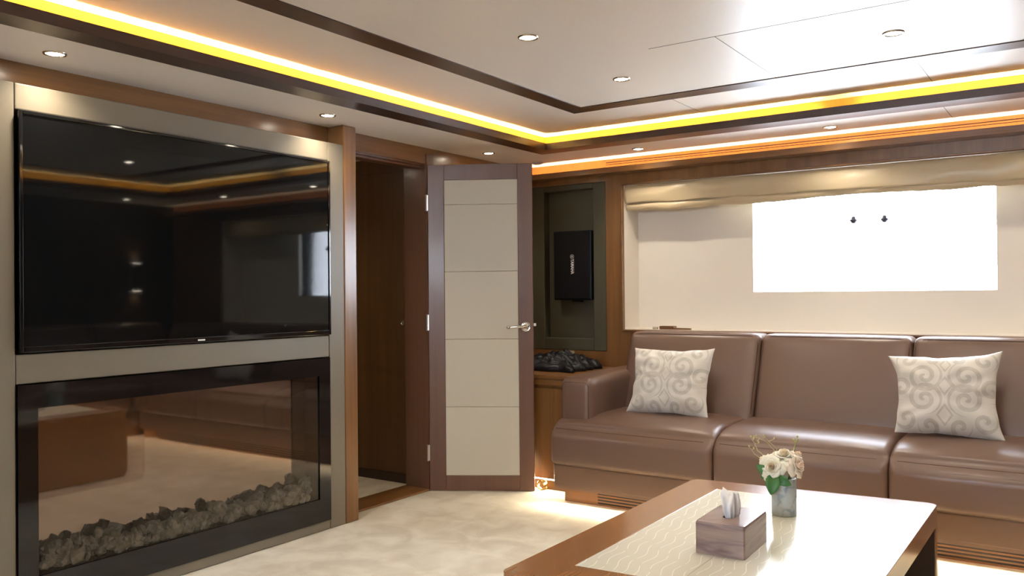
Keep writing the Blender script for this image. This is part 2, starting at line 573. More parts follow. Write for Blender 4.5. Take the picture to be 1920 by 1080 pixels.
# lower ceiling: four slabs round the raised centre
lo = 0.069
ox0, ox1, oy0, oy1 = CX0 - lo, CX1 + lo, CY0 - 0.095, CY1 + 0.095
ceil_lo = finish('ceiling', boxes((XL - 0.1, ox0, YN - 0.1, YF + 0.35, Z1, Z1 + 0.04), (ox1, XR + 0.1, YN - 0.1, YF + 0.35, Z1, Z1 + 0.04),
                (ox0, ox1, YN - 0.1, oy0, Z1, Z1 + 0.04), (ox0, ox1, oy1, YF + 0.35, Z1, Z1 + 0.04)), M['ceiling_low'], kind='structure')
ceil_up = finish('ceiling', boxes((XL - 0.1, XR + 0.1, YN - 0.1, YF + 0.35, Z2, Z2 + 0.1)), M['ceiling'], kind='structure')
M['groove'] = plain('panel_joint', (0.16, 0.13, 0.11), 0.6)
SX = -1.151
finish('ceiling_joint', boxes((SX - 0.0012, SX + 0.0012, 3.024, 3.765, Z2 - 0.001, Z2 + 0.01)), M['groove'], ceil_up)
finish('ceiling_joint', boxes((-1.42, 0.0, 3.022, 3.0245, Z2 - 0.001, Z2 + 0.01)), M['groove'], ceil_up)
finish('ceiling_joint', boxes((-0.595, -0.5926, 3.874, oy1, Z2 - 0.001, Z2 + 0.01)), M['groove'], ceil_up)
finish('ceiling_joint', boxes((-1.70, -1.698, 3.874, oy1, Z2 - 0.001, Z2 + 0.01)), M['groove'], ceil_up)
finish('ceiling_joint', boxes((-0.570, -0.5676, 4.41, YF, Z1 - 0.001, Z1 + 0.01)), M['groove'], ceil_lo)
# dark strip set in the raised ceiling
sx0, sx1, sy0, sy1 = -2.249, 0.16, -0.5, 3.869
w = 0.102
finish('trim_1', boxes((sx0, sx0 + w, sy0, sy1, Z2 - 0.004, Z2 + 0.01), (sx1 - w, sx1, sy0, sy1, Z2 - 0.004, Z2 + 0.01),
       (sx0 + w, sx1 - w, sy1 - w, sy1, Z2 - 0.004, Z2 + 0.01), (sx0 + w, sx1 - w, sy0, sy0 + w, Z2 - 0.004, Z2 + 0.01)), M['dark_wood'], kind='structure')
# cove: back board, lip (channel) and the LED strip lying in it
cov = structure('trim_2')
bk = boxes((ox0 - 0.01, ox0, oy0, oy1, Z1, Z2), (ox1, ox1 + 0.01, oy0, oy1, Z1, Z2),
           (ox0, ox1, oy1, oy1 + 0.01, Z1, Z2), (ox0, ox1, oy0 - 0.01, oy0, Z1, Z2))
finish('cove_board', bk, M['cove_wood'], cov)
a = -2.795; b2 = 4.405; a2 = CX1 + 0.115; b1 = CY0 - 0.13
bm = bmesh.new()
zb, zt, th = Z1 - 0.004, Z1 + 0.035, 0.008
box(bm, a, CX0, b1, b2, zb, zb + 0.008); box(bm, CX1, a2, b1, b2, zb, zb + 0.008)
box(bm, CX0, CX1, CY1, b2, zb, zb + 0.008); box(bm, CX0, CX1, b1, CY0, zb, zb + 0.008)
box(bm, CX0 - th, CX0, CY0 - th, CY1 + th, zb + 0.008, zt); box(bm, CX1, CX1 + th, CY0 - th, CY1 + th, zb + 0.008, zt)
box(bm, CX0, CX1, CY1, CY1 + th, zb + 0.008, zt); box(bm, CX0, CX1, CY0 - th, CY0, zb + 0.008, zt)
finish('cove_lip', bm, M['dark_wood'], cov, label='dark polished lip')
zl = Z1 + 0.005
xs = CX0 - 0.013
ys = CY1 + 0.013
finish('led_strip', boxes((xs - 0.004, xs + 0.004, CY0, CY1 + 0.03, zl, zl + 0.004)), M['led'], cov)
finish('led_strip', boxes((CX0 - 0.02, -1.125, ys - 0.004, ys + 0.004, zl, zl + 0.004)), M['led'], cov)
finish('led_strip', boxes((-0.935, CX1 + 0.02, ys - 0.004, ys + 0.004, zl, zl + 0.004)), M['led'], cov)
finish('led_strip', boxes((CX1 + 0.009, CX1 + 0.017, CY0, CY1 + 0.03, zl, zl + 0.004)), M['led'], cov)
finish('led_strip', boxes((CX0 - 0.02, CX1 + 0.02, CY0 - 0.017, CY0 - 0.009, zl, zl + 0.004)), M['led'], cov)

# walls
WX0, WX1, WZ0, WZ1 = -2.478, 0.37, 0.915, 1.836      # window opening in the wall
finish('wall_far', boxes((XL - 0.1, -2.592, YF + 0.08, YF + 0.3, 0, Z1), (XL - 0.1, -2.592, YF, YF + 0.08, 0, 0.77),
       (-2.592, WX0, YF, YF + 0.3, 0, Z1), (WX0, WX1, YF, YF + 0.3, WZ1, Z1), (WX0, WX1, YF, YF + 0.3, 0, WZ0 - 0.006),
       (WX1, XR + 0.1, YF, YF + 0.3, 0, Z1), (XL - 0.1, -2.592, YF, YF + 0.08, 1.87, Z1)), M['wood_z'], kind='structure')
finish('wall_left', boxes((XL - 0.1, XL, YN - 0.1, 3.06, 0, Z1), (XL - 0.1, XL, 3.81, YF, 0, Z1), (XL - 0.1, XL, 3.06, 3.81, 1.915, Z1)), M['wood_y'], kind='structure')
finish('wall_right', boxes((XR, XR + 0.1, YN - 0.1, YF, 0, Z2)), M['right_wall'], kind='structure')
finish('wall_near', boxes((XL - 0.1, -1.9, YN - 0.1, YN, 0, Z2), (-0.2, XR + 0.1, YN - 0.1, YN, 0, Z2), (-1.9, -0.2, YN - 0.1, YN, 0, 1.3), (-1.9, -0.2, YN - 0.1, YN, 1.75, Z2)), M['grey_wall'], kind='structure')
w2 = structure('added_fill_window')  # added window behind the camera, there only to let in fill daylight
finish('window_pane', boxes((-1.9, -0.2, YN - 0.06, YN - 0.054, 1.3, 1.75)), M['glass'], w2)
# corridor beyond the doorway
cw = finish('wall_corridor', boxes((-4.6, XL - 0.17, 3.885, 3.98, 0.052, 1.905), (-4.6, XL - 0.17, 3.885, 3.98, 1.909, 2.0), (-4.6, XL - 0.17, 3.889, 3.98, 0.0, 2.0),
       (-4.6, XL - 0.1, 2.5, 2.6, 0, 2.0), (-4.7, -4.6, 2.5, 3.98, 0, 2.0)), M['corridor_wood'], kind='structure')
finish('baseboard_corridor', boxes((-4.6, XL - 0.17, 3.87, 3.8845, 0, 0.052)), M['dark_wood'], kind='structure')
finish('ceiling_corridor', boxes((-4.7, XL - 0.1, 2.5, 3.98, 2.0, 2.1)), M['ceiling'], kind='structure')
# door frame: jambs, head, threshold
finish('trim_3', boxes((XL - 0.175, XL + 0.006, 3.800, 3.865, 0, 1.975), (XL - 0.175, XL + 0.006, 3.119, 3.13, 0, 1.915),
       (XL - 0.175, XL - 0.02, 3.13, 3.80, 1.905, 1.93), (XL - 0.06, XL - 0.045, 3.13, 3.80, 1.893, 1.906)), M['door_wood'], bevel=0.002, kind='structure')
finish('trim_4', boxes((XL - 0.185, XL + 0.004, 3.119, 3.83, 0, 0.012)), M['wood_y'], bevel=0.003, kind='structure')
r = finish('flush_latch', boxes(), M['chrome'])
bpy.data.objects.remove(r)
bm = bmesh.new()
lathe(bm, [(0.0, 0.004), (0.007, 0.004), (0.008, 0.0), (0.013, 0.0), (0.014, 0.005), (0.014, 0.014), (0.0, 0.014)], 24, (-3.475, 3.871, 0.975), 'y')
setp(finish('flush_latch', bm, M['chrome'], smooth=True), 'small round chrome flush latch on the dark wood corridor wall', 'latch')

# ------------------------------------------------------------------ media wall
def panel(parent, y0, y1, z0, z1, name='upholstered_panel'):
    return finish(name, boxes((XL, XP, y0 + 0.0012, y1 - 0.0012, z0 + 0.0012, z1 - 0.0012)), M['panel_grey'], parent, bevel=0.004)
mw = thing('media_wall_cladding', 'grey leatherette panels cladding the wall around the television and the fireplace', 'wall panelling', (XP, 2.2, 0))
panel(mw, 1.350, 1.454, 0.0, 1.907)
panel(mw, 1.454, 2.925, 1.812, 1.907)
panel(mw, 1.454, 2.925, 0.845, 0.952)
panel(mw, 1.454, 2.925, 0.0, 0.048)
panel(mw, 2.925, 3.030, 0.0, 1.907)
# wooden posts either side, floor to ceiling
finish('trim_5', boxes((XL, XP + 0.001, 3.030, 3.119, 0, Z1)), M['wood_z'], bevel=0.006, kind='structure')
finish('trim_6', boxes((XL, XP + 0.001, 1.262, 1.350, 0, Z1)), M['wood_z'], bevel=0.006, kind='structure')

# television
tv = thing('television', 'large black flat screen television set into the grey wall above the fireplace', 'television', (XP, 2.19, 0.952))
y0, y1, z0, z1 = 1.460, 2.920, 0.957, 1.809
bm = boxes((XL + 0.01, -3.100, y0 + 0.012, y1 - 0.012, z0 + 0.012, z1 - 0.012))
finish('back_case', bm, M['black_matte'], tv)
bw = 0.012
bm = boxes((-3.1, -3.083, y0, y0 + bw, z0, z1), (-3.1, -3.083, y1 - bw, y1, z0, z1), (-3.1, -3.083, y0 + bw, y1 - bw, z1 - bw, z1), (-3.1, -3.083, y0 + bw, y1 - bw, z0, z0 + 0.022))
finish('bezel', bm, M['black_gloss'], tv, bevel=0.003)
finish('screen', boxes((-3.099, -3.088, y0 + bw, y1 - bw, z0 + 0.022, z1 - bw)), M['screen'], tv)
finish('nameplate', boxes((-3.084, -3.0815, 2.168, 2.202, z0 + 0.007, z0 + 0.013)), M['white_print'], tv, label='tiny white maker mark')

# fireplace
fp = thing('electric_fireplace', 'wide black framed electric fireplace with mirrored back below the television', 'fireplace', (XP, 2.19, 0.048))
y0, y1, z0, z1 = 1.456, 2.923, 0.049, 0.843
iy0, iy1, iz0, iz1 = 1.525, 2.851, 0.160, 0.757
finish('frame', boxes((-3.108, -3.097, y0, iy0, z0, z1), (-3.108, -3.097, iy1, y1, z0, z1), (-3.108, -3.097, iy0, iy1, z0, iz0), (-3.108, -3.097, iy0, iy1, iz1, z1)), M['black_gloss'], fp, label='black glass surround')
finish('firebox', boxes((-3.2, -3.109, iy0 - 0.02, iy0, iz0, iz1), (-3.2, -3.109, iy1, iy1 + 0.02, iz0, iz1), (-3.2, -3.109, iy0 - 0.02, iy1 + 0.02, iz0 - 0.02, iz0), (-3.2, -3.109, iy0 - 0.02, iy1 + 0.02, iz1, iz1 + 0.02)), M['smoked_side'], fp)
finish('mirror_back', boxes((-3.208, -3.2, iy0 - 0.02, iy1 + 0.02, iz0 - 0.02, iz1 + 0.02)), M['mirror'], fp, label='smoked mirror back')
finish('front_glass', boxes((-3.1045, -3.1030, iy0, iy1, iz0, iz1)), M['glass'], fp)
bm = bmesh.new()
rr = random.Random(3)
for i in range(260):
    s = rr.uniform(0.016, 0.032)
    yy = rr.uniform(iy0 + 0.03, iy1 - 0.03); xx = rr.uniform(-3.178, -3.128); zz = iz0 + s * 0.6 + rr.uniform(0, 0.07) * (1 - abs(xx + 3.155) / 0.05)
    mt = Matrix.Translation((xx, yy, zz)) @ Matrix.Rotation(rr.uniform(0, 6), 4, Vector((rr.random(), rr.random(), rr.random())).normalized()) @ Matrix.Diagonal((s, s * rr.uniform(0.8, 1.5), s * rr.uniform(0.6, 1), 1))
    g = bmesh.ops.create_icosphere(bm, subdivisions=2, radius=1.0)
    for v in g['verts']:
        v.co *= 1 + 0.55 * noise.noise(v.co * 1.7 + Vector((i, 0, 0))) + 0.15 * noise.noise(v.co * 5 + Vector((0, i, 0)))
        v.co = mt @ v.co
for v in bm.verts:
    v.co.x = max(-3.197, min(-3.110, v.co.x)); v.co.z = max(iz0 + 0.001, v.co.z)
o = finish('glass_rocks', bm, M['coal'], fp, kind='stuff', label='bed of crumpled grey glass rocks')

# ------------------------------------------------------------------ open door
ang = math.atan2(0.51497, 0.85721)
dr = structure('door_1', (-3.204, 3.80, 0.004), ang)
DW, DH, DT = 0.612, 1.902, 0.040
px0, px1, pz0, pz1 = 0.096, 0.526, 0.088, 1.812
bm = bmesh.new()
box(bm, 0, px0, 0, DT, 0, DH); box(bm, px1, DW, 0, DT, 0, DH)
box(bm, px0, px1, 0, DT, 0, pz0); box(bm, px0, px1, 0, DT, pz1, DH)
finish('door_leaf', bm, M['door_wood'], dr, world=False, bevel=0.0025)
zs = [pz0, 0.487, 0.882, 1.277, 1.668, pz1]
for k in range(5):
    finish('inlay_panel', boxes((px0, px1, 0.003, DT - 0.003, zs[k] + (0.0007 if k else 0), zs[k + 1] - (0.0007 if k < 4 else 0))), M['cream_inlay'], dr, world=False, bevel=0.002)
# lever handle on a round rose
hd = bpy.data.objects.new('door_handle', None); C.objects.link(hd); hd.parent = dr; hd.location = (0.569, 0, 0.952); hd['label'] = 'chrome lever handle on a round rose'
bm = bmesh.new()
lathe(bm, [(0.0, 0.0), (0.029, 0.0), (0.029, -0.004), (0.026, -0.009), (0.023, -0.006), (0.014, -0.007), (0.011, -0.016), (0.0, -0.016)], 32, axis='y')
finish('rose', bm, M['chrome'], hd, world=False, smooth=True)
bm = bmesh.new()
pts = [(0, -0.012, 0), (0, -0.03, 0), (-0.004, -0.042, 0.001), (-0.015, -0.048, 0.002), (-0.035, -0.050, 0.003), (-0.06, -0.049, 0.002), (-0.085, -0.047, -0.001), (-0.098, -0.046, -0.002)]
tube(bm, pts, 0.0095, 12, r_end=0.0075)
bmesh.ops.create_uvsphere(bm, u_segments=14, v_segments=10, radius=0.011, matrix=Matrix.Translation((-0.1, -0.046, -0.002)))
finish('lever', bm, M['chrome'], hd, world=False, smooth=True)
finish('latch_bolt', boxes((DW, DW + 0.016, 0.012, 0.026, 0.955, 0.972)), M['steel'], dr, world=False, bevel=0.002)
for zz in (1.68, 0.98, 0.22):
    bm = boxes((-0.010, 0.002, -0.0035, -0.001, zz - 0.045, zz + 0.045))
    tube(bm, [(-0.010, -0.006, zz - 0.048), (-0.010, -0.006, zz - 0.018)], 0.0055, 10)
    tube(bm, [(-0.010, -0.006, zz - 0.015), (-0.010, -0.006, zz + 0.048)], 0.0055, 10)
    finish('hinge', bm, M['steel'], dr, world=False)

# ------------------------------------------------------------------ window wall: cove lip, vent, recess, blind
tr = structure('trim_7')
bm = boxes((XL, XR, 4.742, 4.750, 1.906, 1.942), (XL, XR, 4.750, YF, 1.906, 1.914))
finish('pelmet_lip', bm, M['wood_x'], tr, bevel=0.002)
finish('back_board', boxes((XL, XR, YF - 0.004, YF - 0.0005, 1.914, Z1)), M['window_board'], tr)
finish('led_strip', boxes((XL + 0.02, XR, 4.753, 4.761, 1.9145, 1.9185)), M['led2'], tr)
finish('air_slot', boxes((-2.583, XR, YF - 0.0055, YF - 0.003, 1.9855, 1.9895)), M['black_matte'], tr)
finish('air_slot', boxes((-2.583, XR, YF - 0.0055, YF - 0.003, 1.9725, 1.9755)), M['black_matte'], tr)
# frame edge round the window opening
win = structure('window_1')
finish('window_frame', boxes((WX0 - 0.004, WX0 + 0.008, YF - 0.008, YF + 0.02, WZ0 - 0.01, WZ1 + 0.008), (WX0, WX1, YF - 0.008, YF + 0.02, WZ0 - 0.012, WZ0 - 0.002),
       (WX0, WX1, YF - 0.008, YF + 0.02, WZ1 - 0.002, WZ1 + 0.008)), M['wood_x'], win, bevel=0.002)
# cream lined recess with the hull window cut in its back
hx0, hx1, hz0, hz1 = -1.705, -0.412, 1.146, 1.73
bm = bmesh.new()
pts_o = rrect(WX0, WX1, WZ0, WZ1, 0.001, 1)
box(bm, WX0, hx0, YO, YO + 0.05, WZ0, WZ1); box(bm, hx1, WX1, YO, YO + 0.05, WZ0, WZ1)
box(bm, hx0, hx1, YO, YO + 0.05, WZ0, hz0); box(bm, hx0, hx1, YO, YO + 0.05, hz1, WZ1)
box(bm, WX0 - 0.002, WX0 + 0.006, YF + 0.02, YO, WZ0 - 0.004, WZ1); box(bm, WX1 - 0.006, WX1 + 0.002, YF + 0.02, YO, WZ0 - 0.004, WZ1)
box(bm, WX0, WX1, YF + 0.02, YO, WZ0 - 0.006, WZ0 + 0.002); box(bm, WX0, WX1, YF + 0.02, YO, WZ1 - 0.003, WZ1 + 0.004)
finish('recess_lining', bm, M['lining'], win, label='cream recess lining')
finish('window_pane', boxes((hx0, hx1, YO + 0.02, YO + 0.026, hz0, hz1)), M['glass'], win)
bm = bmesh.new()
tube(bm, [(-0.561, YO + 0.018, 1.268), (-0.553, YO + 0.018, 1.300), (-0.549, YO + 0.018, 1.272)], 0.0015, 6)
tube(bm, [(-0.536, YO + 0.018, 1.282), (-0.526, YO + 0.018, 1.270)], 0.0015, 6)
finish('pane_mark', bm, M['mark'], win, label='tiny pale blue mark on the glass')

# roman blind, drawn up
bl = thing('roman_blind', 'cream satin roman blind drawn up at the top of the window', 'blind', (0, 4.9, WZ1))
def blind_sheet(zt, zbf, yf, thick=0.002, nx=150, nz=12, x0=WX0 + 0.012, x1=WX1 - 0.01):
    bm = bmesh.new()
    def sheet(off):
        g = []
        for i in range(nx + 1):
            x = x0 + (x1 - x0) * i / nx
            col = []
            for j in range(nz + 1):
                t = j / nz
                z = zt + (zbf(x) - zt) * t
                col.append(bm.verts.new((x, yf(x, t) + off, z)))
            g.append(col)
        return g
    A, B = sheet(0), sheet(thick)
    for g in (A, B):
        for i in range(nx):
            for j in range(nz):
                bm.faces.new([g[i][j], g[i + 1][j], g[i + 1][j + 1], g[i][j + 1]])
    for i in range(nx):
        for j in (0, nz):
            bm.faces.new([A[i][j], A[i + 1][j], B[i + 1][j], B[i][j]])
    for i in (0, nx):
        for j in range(nz):
            bm.faces.new([A[i][j], A[i][j + 1], B[i][j + 1], B[i][j]])
    return bm
def nv(x, k=1.0, s=0.0):
    return noise.noise(Vector((x * k, s, 0.3)))
fold = lambda x: 1.722 - 0.012 * (x - WX0) + 0.007 * nv(x, 5, 1) + 0.004 * nv(x, 14, 2)
low = lambda x: 1.668 + 0.009 * nv(x, 4, 5) + 0.005 * nv(x, 12, 3) + 0.010 * math.exp(-((x + 1.2) / 0.35) ** 2)
finish('front_fold', blind_sheet(WZ1 - 0.004, fold, lambda x, t: 4.882 - 0.012 * math.sin(PI * t) + 0.010 * nv(x + 0.25 * t, 5, 4 + t * 1.6) + 0.003 * nv(x, 25, 7)), M['blind'], bl, smooth=True)
finish('lower_fold', blind_sheet(WZ1 - 0.03, low, lambda x, t: 4.902 - 0.016 * math.sin(PI * max(0, (t - 0.6) / 0.4)) + 0.007 * nv(x + 0.3 * t, 6, 9 + t)), M['blind'], bl, smooth=True)
pulls = []
for x, z, lab in ((-1.090, 1.541, 'left one of two small dark cord pulls hanging in the bright window'), (-0.930, 1.538, 'right one of two small dark cord pulls hanging in the bright window')):
    t = thing('cord_pull', lab, 'cord pull', (x, 4.935, z), 0, 'cord pulls of the roman blind')
    bm = bmesh.new()
    lathe(bm, [(0, -0.021), (0.010, -0.019), (0.015, -0.011), (0.0215, -0.005), (0.021, -0.001), (0.012, 0.004), (0.0105, 0.013), (0.007, 0.019), (0, 0.020)], 20)
    finish('pull', bm, M['bell'], t, world=False, smooth=True)
    bm = bmesh.new()
    tube(bm, [(0, 0, 0.013), (0, 0, WZ1 - 0.006 - z)], 0.0004, 5)
    finish('cord', bm, M['white_print'], t, world=False)

# small batten left on the sill
bt = thing('wooden_batten', 'reddish brown wooden batten lying on the window sill behind the sofa', 'batten', (-2.17, 4.90, WZ0 + 0.002))
finish('batten_body', boxes((-2.235, -2.14, 4.872, 4.925, WZ0 + 0.002, WZ0 + 0.024)), M['wood_x'], bt, bevel=0.003)
bm = bmesh.new()
prism(bm, [(-2.14, 4.876), (-2.03, 4.872), (-2.03, 4.89), (-2.14, 4.918)], WZ0 + 0.002, WZ0 + 0.012)
finish('tapered_end', bm, M['wood_x'], bt)
finish('beige_tip', boxes((-2.285, -2.252, 4.88, 4.9, WZ0 + 0.002, WZ0 + 0.017)), M['socket'], bt, bevel=0.003)

# olive upholstered panel with a niche
ol = thing('olive_wall_panel', 'dark olive upholstered wall panel with a shallow rectangular niche, left of the window', 'wall panel', (-2.9, YF, 0.77))
nx0, nx1, nz0, nz1 = -3.062, -2.684, 0.849, 1.832
finish('panel_frame', boxes((XL, nx0, YF - 0.002, YF + 0.078, 0.772, 1.868), (nx1, -2.594, YF - 0.002, YF + 0.078, 0.772, 1.868),
       (nx0, nx1, YF - 0.002, YF + 0.078, 0.772, nz0), (nx0, nx1, YF - 0.002, YF + 0.078, nz1, 1.868)), M['olive'], ol, bevel=0.003)
finish('niche_back', boxes((nx0 - 0.01, nx1 + 0.01, YF + 0.066, YF + 0.0785, nz0 - 0.01, nz1 + 0.01)), M['olive'], ol)
# loudspeaker
sp = thing('loudspeaker', 'black wall loudspeaker with white maker lettering mounted in the olive niche', 'speaker', (-2.833, 4.84, 1.33))
finish('cabinet', boxes((-2.976, -2.690, 4.828, 4.916, 1.103, 1.560)), M['speaker'], sp, bevel=0.006)
finish('grille', boxes((-2.968, -2.698, 4.823, 4.830, 1.112, 1.551)), M['black_matte'], sp, bevel=0.004)
finish('shelf_bracket', boxes((-2.86, -2.80, 4.87, 4.916, 1.09, 1.103)), M['black_matte'], sp)
fc = bpy.data.curves.new('lettering', 'FONT')
fc.body = 'YAMAHA'; fc.size = 0.036; fc.extrude = 0.0008; fc.align_x = 'CENTER'; fc.align_y = 'CENTER'; fc.offset = 0.0009
to = bpy.data.objects.new('tmp', fc); C.objects.link(to)
dg = bpy.context.evaluated_depsgraph_get()
me = bpy.data.meshes.new_from_object(to.evaluated_get(dg))
bpy.data.objects.remove(to)
ws = [v.co.x for v in me.vertices]
k = 0.100 / (max(ws) - min(ws))
# text plane faces the room (-y) and reads downwards
me.transform(Matrix.Translation((-2.829 + 2.833, 4.8222 - 4.84, 1.324 - 1.33)) @ Matrix(((0, 1, 0, 0), (0, 0, -1, 0), (-1, 0, 0, 0), (0, 0, 0, 1))) @ Matrix.Diagonal((k, 0.9, 1, 1)))
me.materials.append(M['white_print'])
lt = bpy.data.objects.new('lettering', me); C.objects.link(lt); lt.parent = sp; lt['label'] = 'white lettering'
bm = bmesh.new()
ec = Vector((-2.8305, 4.8222, 1.389))
tube(bm, [ec + Vector((0.0135 * math.cos(q * PI / 12), 0, 0.0135 * math.sin(q * PI / 12))) for q in range(24)], 0.0013, 6, closed=True)
for q in range(3):
    a_ = PI / 2 + q * PI / 3
    dv = Vector((math.cos(a_), 0, math.sin(a_)))
    tube(bm, [ec - dv * 0.011, ec + dv * 0.011], 0.0016, 6)
finish('emblem', bm, M['grey_print'], sp, label='ring shaped emblem of crossed tuning forks')

# wall socket
so = setp(finish('wall_socket', boxes((-2.912, -2.832, 4.842, 4.85, 0.736, 0.766)), M['socket'], bevel=0.003), 'small beige socket plate on the wall just above the black cloth', 'socket')

# ------------------------------------------------------------------ cabinet with black cloth
cb = thing('low_cabinet', 'low wooden cabinet standing in the corner between the open door and the sofa', 'cabinet', (-2.85, 4.5, 0))
finish('carcass', boxes((XL, -2.476, 4.222, YF, 0.06, 0.648)), M['wood_z'], cb)
finish('door', boxes((-2.845, -2.478, 4.202, 4.221, 0.062, 0.592)), M['wood_z'], cb, bevel=0.002)
finish('door', boxes((XL + 0.002, -2.849, 4.202, 4.221, 0.062, 0.592)), M['wood_z'], cb, bevel=0.002)
finish('drawer_front', boxes((XL + 0.002, -2.478, 4.202, 4.221, 0.612, 0.646)), M['wood_x'], cb, bevel=0.002)
finish('top', boxes((XL, -2.476, 4.190, YF, 0.648, 0.672)), M['wood_x'], cb, bevel=0.003)
finish('plinth', boxes((XL, -2.476, 4.215, 4.235, 0, 0.06)), M['wood_x'], cb)
bm = bmesh.new()
nx_, ny_ = 80, 70
top = []
for i in range(nx_ + 1):
    row = []
    for j in range(ny_ + 1):
        u, v = i / nx_ * 2 - 1, j / ny_ * 2 - 1
        x = -2.83 + 0.265 * u + 0.03 * nv(v, 3, 1); y = 4.56 + 0.20 * v + 0.03 * nv(u, 3, 2)
        e = max(0.0, 1 - max(abs(u), abs(v)) ** 3)
        hgt = 0.075 * (e ** 0.5) * (0.85 + 0.6 * abs(noise.noise(Vector((u * 2.4, v * 2.4, 4))))) + 0.030 * e * abs(noise.noise(Vector((u * 2.5 + v * 2, v * 8, 8)))) * 2 - 0.012 * e * abs(noise.noise(Vector((u * 5, v * 14 + u * 4, 2)))) * 2
        row.append(bm.verts.new((x, y, 0.6735 + hgt)))
    top.append(row)
for i in range(nx_):
    for j in range(ny_):
        bm.faces.new([top[i][j], top[i + 1][j], top[i + 1][j + 1], top[i][j + 1]])
rim = [top[i][0] for i in range(nx_ + 1)] + [top[nx_][j] for j in range(1, ny_ + 1)] + [top[i][ny_] for i in range(nx_ - 1, -1, -1)] + [top[0][j] for j in range(ny_ - 1, 0, -1)]
bm.faces.new(rim)
setp(finish('folded_cloth', bm, M['cloth'], smooth=True), 'crumpled black cloth lying on top of the low corner cabinet', 'cloth')
# coil of clear light rope by the cabinet foot
bm = bmesh.new()
pts = []
for q in range(60):
    a_ = q / 12 * 2 * PI
    pts.append((-2.665 + (0.024 + 0.001 * q / 10) * math.cos(a_), 4.165 + 0.006 * (q / 12) - 0.012, 0.032 + (0.024 + 0.001 * q / 10) * math.sin(a_)))
tube(bm, pts, 0.004, 8)
setp(finish('rope_light_coil', bm, M['brass'], smooth=True), 'small golden coil of rope light on the carpet at the foot of the cabinet', 'rope light')

# ------------------------------------------------------------------ sofa
sf = thing('corner_sofa', 'long brown leather corner sofa with loose back cushions below the window', 'sofa', (-1.2, 4.4, 0))
SF = 3.945            # front of the seats
def crown(x0, x1):
    def f(p):
        # front top edge falls away, seat slightly crowned
        t = max(0.0, min(1.0, (p.z - 0.38) / 0.08))
        g = max(0.0, 1 - (p.y - SF) / 0.20)
        g2 = max(0, 1 - (p.y - SF) / 0.27)
        return (p.x, p.y + 0.05 * (t ** 1.6) * g * g, p.z - 0.042 * g2 * g2 * max(0.0, min(1.0, (p.z - 0.30) / 0.15)))
    return f
def seat(x0, x1, yb=4.60):
    bm = bmesh.new()
    soft_box(bm, x0, x1, SF, yb, 0.212, 0.474, 0.030, (0.0, 0.006, 0.010), 12, crown(x0, x1))
    s = finish('seat_cushion', bm, M['leather'], sf, smooth=True)
    # stitched line below the front edge
    bm = bmesh.new()
    tube(bm, [(x0 + 0.04 + (x1 - x0 - 0.08) * k / 20, SF + 0.002 - 0.006 * (1 - (2 * k / 20 - 1) ** 4), 0.412) for k in range(21)], 0.0015, 6)
    finish('stitching', bm, M['seam_dark'], s)
    return s
seat(-2.470, -1.543)
seat(-1.541, -0.746)
seat(-0.744, 0.055)
def back(x0, x1):
    bm = bmesh.new()
    zc = 0.46
    wf = lambda p: (p.x, p.y + 0.17 * (p.z - zc) / 0.455, p.z)
    soft_box(bm, x0, x1, 4.448, 4.625, 0.440, 0.912, 0.032, (0.003, 0.011, 0.003), 12, wf)
    b_ = finish('back_cushion', bm, M['leather'], sf, smooth=True)
    bm = bmesh.new()
    r = 0.05
    pts = [wf(Vector((a_, 4.4465 + 0.009, c_))) for a_, c_ in rrect(x0 + 0.012, x1 - 0.012, 0.452, 0.902, r, 6)]
    tube(bm, pts, 0.0028, 6, closed=True)
    finish('piping', bm, M['seam_dark'], b_, smooth=True)
    return b_
back(-2.305, -1.512)
back(-1.506, -0.748)
back(-0.742, 0.02)
# arm
bm = bmesh.new()
soft_box(bm, -2.466, -2.262, 4.045, 4.840, 0.395, 0.690, 0.042, (0.002, 0.004, 0.004), 8, lambda p: (p.x, p.y, p.z - 0.012 * max(0, 1 - (p.y - 4.045) / 0.5)))
ar = finish('armrest', bm, M['leather'], sf, smooth=True)
bm = bmesh.new()
pp = [p for p in rrect(-2.446, -2.283, 0.40, 0.667, 0.028, 6)][0:14] + [(-2.446, 0.46)]
pp = [(-2.283, 0.46)] + pp
tube(bm, [(a_, 4.0485, c_ - 0.011) for a_, c_ in pp], 0.0018, 6)
finish('piping', bm, M['seam_dark'], ar)
# base, backboard, wooden plinth with slots
finish('base', boxes((-2.468, 0.06, 3.978, 4.84, 0.085, 0.213)), M['leather_low'], sf, bevel=0.012, seg=3)
finish('back_frame', boxes((-2.305, 0.9, 4.80, 4.845, 0.21, 0.83)), M['leather'], sf, bevel=0.01)
pl = finish('plinth', boxes((-2.425, 0.06, 4.030, 4.80, 0.0, 0.086)), M['wood_x'], sf, label='orange brown wooden plinth')
for k in range(4):
    zz = 0.010 + 0.016 * k
    finish('vent_slot', boxes((-2.218, -0.10, 4.0285, 4.0305, zz, zz + 0.0075)), M['black_matte'], pl)
# LED line tucked under the front edge
finish('led_strip', boxes((-2.44, 0.05, 3.996, 3.997, 0.0795, 0.0840)), M['led3'], sf)
finish('light_shield', boxes((-2.45, 0.06, 3.9971, 3.999, 0.0782, 0.086), (-2.45, 0.06, 3.9958, 3.9971, 0.0782, 0.0793)), M['black_matte'], sf)
finish('light_lip', boxes((-2.455, 0.06, 3.979, 3.984, 0.0775, 0.100)), M['leather_low'], sf)
